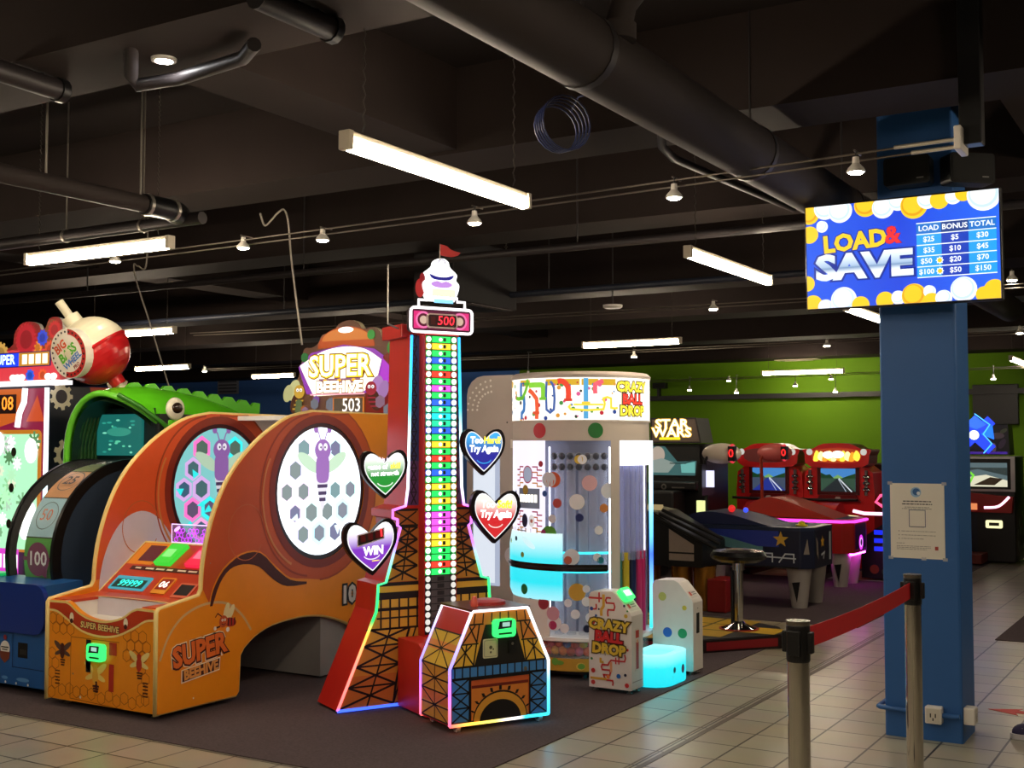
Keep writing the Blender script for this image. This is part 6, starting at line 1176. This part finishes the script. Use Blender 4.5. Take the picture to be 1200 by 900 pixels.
mb = MB().right(0); mb.flat([(.14, .66), (.16, .5), (.22, .44), (.2, .6)], .002, pm('8a8078', .4)); mb.flat(star(.34, .6, .06, .03), .002, GS); mb.stroke([(.3, .48), (.4, .5), (.36, .44)], .02, .002, SV); mb.rect(.55, .6, .42, .68, .002, SV); mb.build('end_artwork', bd)
mb = MB().frame((-.1, 0, 0), (1, 1, 0), Z); mb.flat([(.03, .5), (.09, .5), (.07, .64)], .002, pm('8a8078', .4)); mb.build('corner_print', bd)
mb = MB(); mb.lathe([(0, .05), (.03, .04), (.03, .015), (.055, .012), (.055, 0)], pm('d8c81e', .35), 18, (-.16, .24, .743)); mb.build('mallet', t, 'yellow mallet')
CAN = MB().front(.06); CAN.prism(spline([(-1.25, .745), (-1.18, .83), (-1.0, .86), (-.75, .83), (-.5, .765), (-.42, .745)], 4), -.62, 0, pm('16204a', .55)); CAN.build('canopy', t, 'dark blue curved canopy')
def board(t, x, y, zc, pole_x, z0, shell, digit, label, pcol):
    mb = MB(); mb.ball((x, y, zc), .10, shell, 24, 14, (2.0, .9, 1.0)); o = mb.build('scoreboard', t, label)
    mb = MB().right(x + .165, y, zc); 
    mb = MB(); mb.tube([(x + .11 + .0 * i, y + .083 * math.cos(2 * math.pi * i / 24), zc + .083 * math.sin(2 * math.pi * i / 24)) for i in range(24)], .012, em('f03a48', .8), 6, True); mb.build('light_ring', o)
    mb = MB().box(x + .10, x + .165, y - .1, y - .03, zc - .07, zc + .07, BLACK); mb.build('digit_window', o); mb = MB().front(y - .101, x + .132, zc); mb.text('0', 0, 0, .11, .001, em('ff2020', 2.0), .01); mb.build('digit', o)
    mb = MB(); mb.tube([(x - .02, y - .05, zc), (pole_x + .05, y - .05, zc - .01), (pole_x + .01, y - .05, zc - .07), (pole_x, y, zc - .3), (pole_x, y, z0)], .018, pcol, 8); mb.build('pole', t)
board(t, -.98, .36, 1.405, -1.14, .74, pm('dccdbe', .35), None, 'pale egg shaped scoreboard with red digit', BLACK)
mb = MB(); mb.box(-1.12, -1.05, .3, .34, 1.08, 1.24, em('d8d8ff', 1.2)); mb.box(-1.16, -1.12, .2, .5, 1.0, 1.3, BLACK); mb.build('lit_display', t); mb = MB(); mb.box(-1.2, -1.13, .25, .30, .80, .95, em('e8f0a0', 1.0)); mb.build('ticket_sign', t)
mb = MB().box(-1.18, -1.08, .24, .40, .745, .83, BLACK); mb.build('pole_foot', t); mb = MB(); mb.ball((-.86, .3, .88), .035, em('e82a28', .8), 12, 8); mb.build('red_lamp', t); mb = MB(); mb.ball((-.72, .3, .87), .025, em('3a50ff', 1.2), 12, 8); mb.build('blue_lamp', t)
t, bd = hockey(-3.40, 12.42, 1.72, .70, .71, .36, (pm('b0241e', .35), pm('c83024', .35)), 'hockey', 'red air hockey table with glowing magenta edge behind the navy one', None, None, None)
MAG = em('f040f0', 2.0); mb = MB(); mb.tube([(-1.5, -.006, .69), (-.1, -.006, .69), (.006, .1, .69), (.006, .6, .69)], .014, MAG, 8); mb.build('led_edge', t)
mb = MB(); mb.tube([(-.4, .1, .345), (-.02, .12, .345), (-.02, .58, .345)], .012, em('f040f0', 16), 8); mb.build('added_glow_strip', t, 'magenta light strip under the end')  # strip added to throw magenta light onto the legs
mb = MB().right(0); mb.rect(.14, .55, .4, .66, .001, INK); mb.disc(.36, .46, .08, .002, em('d838f0', 1.2), 20); mb.disc(.36, .46, .05, .003, em('f0c0ff', 1.0), 16); mb.disc(.36, .46, .035, .004, pm('5a1a6a', .4), 14); mb.build('end_panel', bd)
mb = MB().front(.06); mb.prism(spline([(-1.2, .72), (-1.12, .84), (-.95, .92), (-.75, .90), (-.45, .80), (-.2, .715)], 4), -.62, 0, pm('b8341c', .55)); mb.build('canopy', t, 'red curved canopy')
board(t, -.93, .36, 1.40, -1.08, .71, pm('c8605a', .35), None, 'reddish egg shaped scoreboard with red digit', pm('a83a24', .4))
t.children
# motorbike racers
def bike(x, y, label, first):
    t = thing('racing_simulator', label, 'arcade game', (x, y, 0), 0, None); RD, RD2 = pm('ea2a2e', .25, 0, .05), pm('7a0e14', .3)
    mb = MB().front(0); mb.prism([(-.42, .0), (.42, .0), (.44, .9), (.42, 1.15), (.30, 1.24), (-.30, 1.24), (-.42, 1.15), (-.44, .9)], -.5, 0, RD); cb = mb.build('cabinet', t, bev=.015)
    mb = MB().front(-.02); mb.prism(spline([(-.40, 1.38), (-.42, 1.43), (-.30, 1.44), (-.16, 1.50), (.16, 1.50), (.30, 1.44), (.42, 1.43), (.40, 1.36), (.32, 1.22), (-.32, 1.22)], 3, True), -.35, .06, RD, RD2); hd = mb.build('marquee_hood', t, 'winged red marquee hood')
    mb = MB().front(-.083); mb.flat(spline([(-.30, 1.40), (-.15, 1.44), (.15, 1.44), (.30, 1.40), (.24, 1.28), (-.24, 1.28)], 3, True), 0, em('c8401c', .6) if first else pm('8a3a3a', .4)); fr = random.Random(3)
    if first:
        for i in range(10): u = -.25 + i * .055; mb.flat(spline([(u - .04, 1.30 + .03 * (i % 2)), (u + .0, 1.42 - .01 * (i % 3)), (u + .05, 1.36), (u + .02, 1.29)], 3, True), .001 + i * .0002, em(['ffd040', 'fff0a0', 'ff9020'][i % 3], 1.3))
        for (u, v, r) in ((-.1, 1.365, .07), (.02, 1.37, .08)): mb.flat(ell(u, v, r, .045, 14), .004 + r * .01, em('fff8e0', 2.0))
    for s in (-1, 1): mb.disc(s * .335, 1.40, .04, .002, em('e8e4dc', .6), 14)
    mb.build('marquee_print', hd)
    mb = MB().front(-.005); mb.prism([(-.26, .88), (.26, .88), (.26, 1.22), (-.26, 1.22)], -.01, .015, pm('5a0c10', .3)); mb.rect(-.215, .215, .92, 1.20, .016, em('4a90d8', .7)); sc = mb.build('game_screen', t, 'lit screen with a road')
    mb = MB().front(-.0215); z = .001; mb.rect(-.215, .215, .92, 1.08, z, em('3a5a48' if first else '4a5870', .6)); mb.flat([(-.215, 1.08), (-.215, 1.15), (-.15, 1.12), (-.1, 1.13), (-.05, 1.08)], z + .0005, em('1c4a2c', .5)); mb.flat([(.215, 1.08), (.215, 1.14), (.12, 1.11), (.04, 1.08)], z + .0005, em('24502c', .5)); mb.flat([(-.08, 1.08), (.0, 1.125), (.08, 1.08)], z + .0003, em('8ac070', .6)); mb.flat([(-.215, .92), (.215, .92), (.02, 1.08), (-.01, 1.08)], z + .001, em('2c3438', .5) if first else em('2a3aa0', .6)); mb.stroke([(.17, .92), (.01, 1.08)], .014, z + .0015, em('d8e0e8', .8)); mb.stroke([(.10, .92), (.005, 1.07)], .006, z + .0015, em('c8d8e8', .8)); mb.build('screen_picture', sc)
    for s in (-1, 1):
        for k in range(3):
            mb = MB(); mb.ball((s * .35, -.03, .95 + k * .075), .04, CHROME, 12, 8, (1.2, .8, .7)); mb.build('chrome_pod', t)
        mb = MB(); mb.tube([(s * .34, -.02, .88), (s * .35, -.03, 1.18)], .02, STEEL, 8); mb.build('chrome_pipe', t)
    mb = MB().front(-.02); mb.prism([(-.28, .80), (.28, .80), (.22, .88), (-.22, .88)], 0, .03, RD2); mb.flat([(-.05, .81), (.05, .81), (.03, .86), (-.02, .86)], .031, pm('c8b8b0', .4)); mb.build('control_ledge', t)
    # the bike itself
    mb = MB().right(-.13); mb.prism(spline([(-1.25, .55), (-1.1, .66), (-.85, .62), (-.7, .66), (-.5, .78), (-.32, .80), (-.2, .70), (-.2, .45), (-.4, .30), (-.9, .30), (-1.1, .42)], 3, True), 0, .26, RD); bk = mb.build('motorbike_body', t, bev=.04)
    mb = MB().box(-.1, .1, -1.08, -.68, .64, .69, BLACK); mb.build('saddle', t, bev=.02)
    mb = MB(); mb.tube([(-.34, -.42, .84), (-.12, -.30, .83), (.12, -.30, .83), (.34, -.42, .84)], .016, BLACK, 8); mb.build('handlebar', t)
    for yy in (-.25, -1.0):
        mb = MB(); mb.frame((0, yy, .26), (0, 1, 0), Z); mb.ring(0, 0, .14, .25, .05, RUBBER, 28); mb.ring(0, 0, .14, .25, -.05, RUBBER, 28); n = 28; vs = [(.25 * math.cos(2 * math.pi * i / n), .25 * math.sin(2 * math.pi * i / n), q) for i in range(n) for q in (-.05, .05)]; mb.add(vs, [(2 * i, 2 * ((i + 1) % n), 2 * ((i + 1) % n) + 1, 2 * i + 1) for i in range(n)], RUBBER, True); mb.disc(0, 0, .14, .03, STEEL, 20); mb.disc(0, 0, .14, -.03, STEEL, 20); mb.build('wheel', t)
    mb = MB().box(-.2, .2, -1.3, .0, .0, .05, BLACK); mb.build('floor_base', t)
    t.scale = (.98, .98, 1); return t
bike(onY(982, 520, 14.5).x, 14.5, 'red motorbike racing game with a flaming lit marquee, next to the column', True)
bike(onY(901, 520, 14.5).x, 14.5, 'red motorbike racing game half hidden behind the reddish scoreboard', False)
# ride with pink neon behind the column
q = onY(1022, 620, 13.4); t = thing('ride_seat', 'neon trimmed ride seat peeking out left of the column', 'arcade game', (q.x + .22, 13.4, 0)); BK = pm('151217', .4)
mb = MB().front(0); mb.prism([(-.34, .02), (.4, .02), (.4, .62), (-.1, .62), (-.34, .45)], -.7, 0, BK); mb.build('body', t, bev=.02)
mb = MB().front(0, 0, 0); mb.prism([(-.05, .6), (.35, .6), (.3, 1.0), (.02, .98)], -.12, 0, pm('9a141c', .3)); mb.build('backrest', t, bev=.02)
mb = MB(); mb.tube([(.05, -.02, .95), (-.12, -.02, .93), (-.17, -.02, .86), (-.08, -.02, .80), (.06, -.02, .8)], .016, em('ff4a78', 2.0), 8); mb.build('neon_loop', t); mb = MB(); mb.tube([(-.42, -.02, .755), (-.30, -.02, .73), (-.06, -.02, .73)], .018, em('ffb0d8', 2.2), 8); mb.build('neon_bar', t)
mb = MB(); mb.tube([(.0 + .05 * math.cos(2 * math.pi * i / 16), -.03, .73 + .05 * math.sin(2 * math.pi * i / 16)) for i in range(16)], .018, em('f090ff', 2.2), 8, True); mb.build('neon_ring', t)
mb = MB().front(-.001)
for k in range(3): mb.rect(-.2, -.06, .32 + k * .09, .37 + k * .09, .001, em('1a30ff', .9))
mb.flat([(-.02, .2), (.2, .2), (.2, .6), (.06, .6)], .001, pm('d8481c', .4)); mb.disc(-.2, .12, .05, .001, pm('8a3a1c', .4)); mb.disc(-.08, .1, .04, .001, pm('3a5a4a', .4)); mb.build('printed_artwork', t)
mb = MB().front(-.03); mb.prism([(-.52, .64), (-.34, .62), (-.36, .70), (-.50, .71)], 0, .03, em('f0e8a8', 1.0)); mb.build('lit_sign', t)
t = thing('arcade_cabinet', 'dark slim cabinet edge between motorbike game and column', 'arcade game', onY(1018, 560, 15.2)); t.location.z = 0
mb = MB().box(-.02, .5, 0, .6, .02, 1.25, BLACK); mb.build('body', t, bev=.01); mb = MB().front(-.002); mb.stroke([(-.015, .1), (-.015, 1.24), (.45, 1.24)], .012, .001, pm('5a5a5c', .4)); mb.build('frame_edge', t)
# space shooter cabinet
q = onY(792, 540, 13.0); t = thing('arcade_cabinet', 'tall black shooting game with glowing yellow title and battle screen', 'arcade game', (q.x, 13.0, 0)); BK = pm('1a1718', .4)
MB().box(-.36, .34, .1, .8, .02, 1.5, BK).build('cabinet', t, bev=.01)
mb = MB().front(.0); mb.prism([(-.31, 1.51), (.31, 1.51), (.25, 1.80), (-.31, 1.80)], -.4, 0, pm('5a4c44', .4), BK); mq_ = mb.build('marquee', t); mb = MB().front(0); mb.stroke([(-.31, 1.515), (.31, 1.515), (.25, 1.795), (-.31, 1.795)], .02, .001, BK, True); 
mb.otext('STAR', -.05, 1.728, .15, .002, em('fff0b0', 2.6), em('e8b020', 1.2), .02, .07, 0, 1.2); mb.otext('WARS', -.05, 1.628, .15, .002, em('fff0b0', 2.6), em('e8b020', 1.2), .02, .07, 0, 1.2); mb.flat(rrect(-.21, .06, 1.545, 1.575, .012), .002, em('f0d81a', 1.1)); mb.build('title', mq_, 'glowing yellow title')
mb = MB().front(.05); mb.rect(-.33, .28, 1.12, 1.49, 0, INK); mb.flat([(-.33, 1.13), (.22, 1.13), (.24, 1.30), (.0, 1.29), (-.1, 1.40), (-.16, 1.47), (-.33, 1.47)], .001, em('4a7a7a', .5)); mb.flat(ell(-.25, 1.37, .09, .1, 18), .002, em('c8b8a8', .6)); mb.flat([(-.33, 1.16), (-.12, 1.16), (-.02, 1.27), (-.2, 1.33), (-.33, 1.3)], .0025, em('a8b8b0', .5)); mb.flat([(.05, 1.16), (.22, 1.16), (.22, 1.29), (.04, 1.26)], .002, em('7ac8c0', .6)); mb.stroke([(-.1, 1.27), (.1, 1.27), (.2, 1.31)], .012, .003, em('284848', .4)); mb.build('game_screen', t, 'lit battle screen')
mb = MB().box(-.32, .30, -.12, .14, .96, 1.06, pm('0e0d0e', .35)); mb.build('control_panel', t, bev=.02); mb = MB().front(-.125); mb.disc(-.1, 1.0, .035, 0, STEEL, 16); mb.disc(-.1, 1.0, .018, .001, INK, 12); mb.rect(.0, .16, .985, 1.0, 0, STEEL); mb.build('control_knob', t)
mb = MB(); mb.box(-.2, .12, -.35, .0, .45, .96, BK); mb.build('yoke_column', t, bev=.03); mb = MB(); mb.flat(ell(0, 0, .05, .07, 16), 0, pm('2f6a2a', .4)) if False else mb.box(-.14, .06, -.8, -.35, .02, .5, BK); mb.build('seat', t, bev=.03)
# blue x-marked racing cabinet beyond the column
q = onY(1164, 600, 16.0); t = thing('arcade_cabinet', 'snowy racing cabinet with glowing blue X marquee, right of the column', 'arcade game', (q.x - .08, 16.0, 0)); SVF = pm('b8b4b8', .3, .4)
MB().box(-.42, .33, .05, .8, .02, 1.34, BK).build('cabinet', t, bev=.01)
mb = MB().front(.0); mb.prism([(-.42, 1.36), (.29, 1.36), (.27, 1.74), (-.42, 1.74)], -.35, 0, pm('1c1c3c', .4), BK); mq_ = mb.build('marquee', t); mb = MB().front(0)
for i, (u, v, r, c) in enumerate(((.15, 1.6, .08, '8a7a9a'), (.22, 1.66, .05, '6a7a6a'), (.2, 1.5, .07, '5a4a7a'), (.1, 1.45, .06, 'b8a8c0'), (-.3, 1.5, .1, '3a2a5a'))): mb.flat(ell(u, v, r, r * .5, 12, 30 * i), .0005 + i * .0001, pm(c, .4))
for (a, b) in (((-.32, 1.42), (.08, 1.80)), ((-.32, 1.80), (.08, 1.42))): mb.stroke([a, b], .13, .002, em('1a3aff', 1.5))
mb.flat([(-.12, 1.86), (.02, 1.74), (-.1, 1.68), (-.24, 1.74)], .003, em('2a60ff', 1.5)); mb.flat([(-.05, 1.62), (.09, 1.74), (.11, 1.55)], .003, em('1a70f0', 1.3)); mb.stroke([(-.12, 1.88), (.06, 1.74), (-.02, 1.62), (.08, 1.50), (-.02, 1.38)], .014, .004, em('40a0ff', 2.0)); mb.disc(-.13, 1.61, .06, .005, em('e8f4ff', 2.2), 18); mb.rect(-.4, .26, 1.37, 1.40, .002, em('3a1a8a', .8)); mb.build('x_emblem', mq_, 'glowing blue X shaped emblem')
mb = MB().front(.04); mb.prism([(-.42, .90), (.34, .90), (.34, 1.34), (-.42, 1.34)], 0, .02, SVF); mb.rect(-.41, .29, .93, 1.31, .021, INK); mb.rect(-.40, .25, .96, 1.26, .022, em('6a8288', .55)); sc = mb.build('game_screen', t, 'lit screen with a snowy slope'); mb = MB().front(.016)
mb.flat([(-.4, 1.12), (-.1, 1.18), (.25, 1.1), (.25, 1.2), (-.4, 1.2)], .001, em('3a4a4a', .5)); mb.flat([(-.4, .96), (.25, .96), (.25, 1.04), (.0, 1.11), (-.2, 1.08), (-.4, 1.0)], .0012, em('e8e4c8', .8)); mb.flat([(-.15, .98), (.05, 1.08), (.2, 1.06), (.1, .98)], .0014, em('3a2c1c', .5)); mb.stroke([(-.2, 1.0), (-.15, 1.1), (-.19, 1.14)], .025, .0016, em('7ae03a', .9)); mb.build('screen_picture', sc)
mb = MB().front(-.05); mb.prism([(-.42, .64), (.30, .64), (.32, .84), (-.42, .90)], -.1, 0, pm('b8201c', .35)); mb.build('dashboard', t, 'red dashboard'); mb = MB().front(-.052); mb.stroke(spline([(-.02, .70), (.15, .72), (.28, .84)], 5), .03, .003, em('ffd0f8', 1.8)); mb.prism([(-.2, .67), (-.1, .67), (-.1, .75), (-.2, .75)], .002, .006, em('f0905a', .8)); mb.build('lit_controls', t)
mb = MB().front(.048); mb.prism(rrect(-.02, .18, .44, .54, .02), 0, .01, em('f0e8b0', 1.2)); mb.rect(.02, .14, .47, .51, .011, pm('5a5848', .4)); mb.rect(-.3, -.12, .1, .62, .001, pm('101428', .4)); mb.build('coin_door', t); MB().box(-.4, .0, -.4, .03, .02, .14, pm('6a2018', .5)).build('foot_board', t, bev=.01)
mb = MB().right(.331); mb.flat([(.06, .1), (.75, .1), (.75, .9), (.06, .6)], .001, pm('5a4a4a', .4)); rr = random.Random(3)
for i in range(14): mb.flat(ell(rr.uniform(.1, .7), rr.uniform(.15, .6), .06, .03, 10, rr.uniform(0, 180)), .002 + i * .0002, pm(rr.choice(['b8342a', 'c8c4c0', '3a3a4a', '8a8a8a']), .4))
mb.build('side_artwork', t)
q = onY(1199, 560, 16.3); t = thing('arcade_cabinet', 'dark cabinet cut by the right edge of the photo', 'arcade game', (q.x + .32, 16.3, 0)); MB().box(-.3, .4, 0, .7, .02, 1.45, BK).build('body', t, bev=.01); mb = MB().front(0); mb.rect(-.28, .3, .9, 1.35, .002, em('284038', .3)); mb.build('game_screen', t)
# shoe at the right edge
q = onZ(1219, 866); t = thing('shoe', 'dark blue and white shoe tip at the right edge of the floor', 'shoe', (q.x, q.y, 0), R(200)); mb = MB(); mb.prism(spline([(-.05, -.04), (.06, -.045), (.13, -.03), (.14, .0), (.13, .03), (.06, .045), (-.05, .04), (-.1, .0)], 3, True), .0, .025, pm('d8d4d8', .5)); mb.build('sole', t)
mb = MB(); mb.ball((.07, 0, .03), .06, pm('2a2450', .6), 16, 10, (1.1, .68, .75)); mb.ball((-.03, 0, .05), .065, pm('2a2450', .6), 16, 10, (1, .6, .9)); mb.build('upper', t); mb = MB()
for k in range(3): mb.tube([(.03 + .03 * k, -.03, .065 - .006 * k), (.03 + .03 * k, 0, .078 - .008 * k), (.03 + .03 * k, .03, .065 - .006 * k)], .004, WHITE, 5)
mb.build('laces', t)
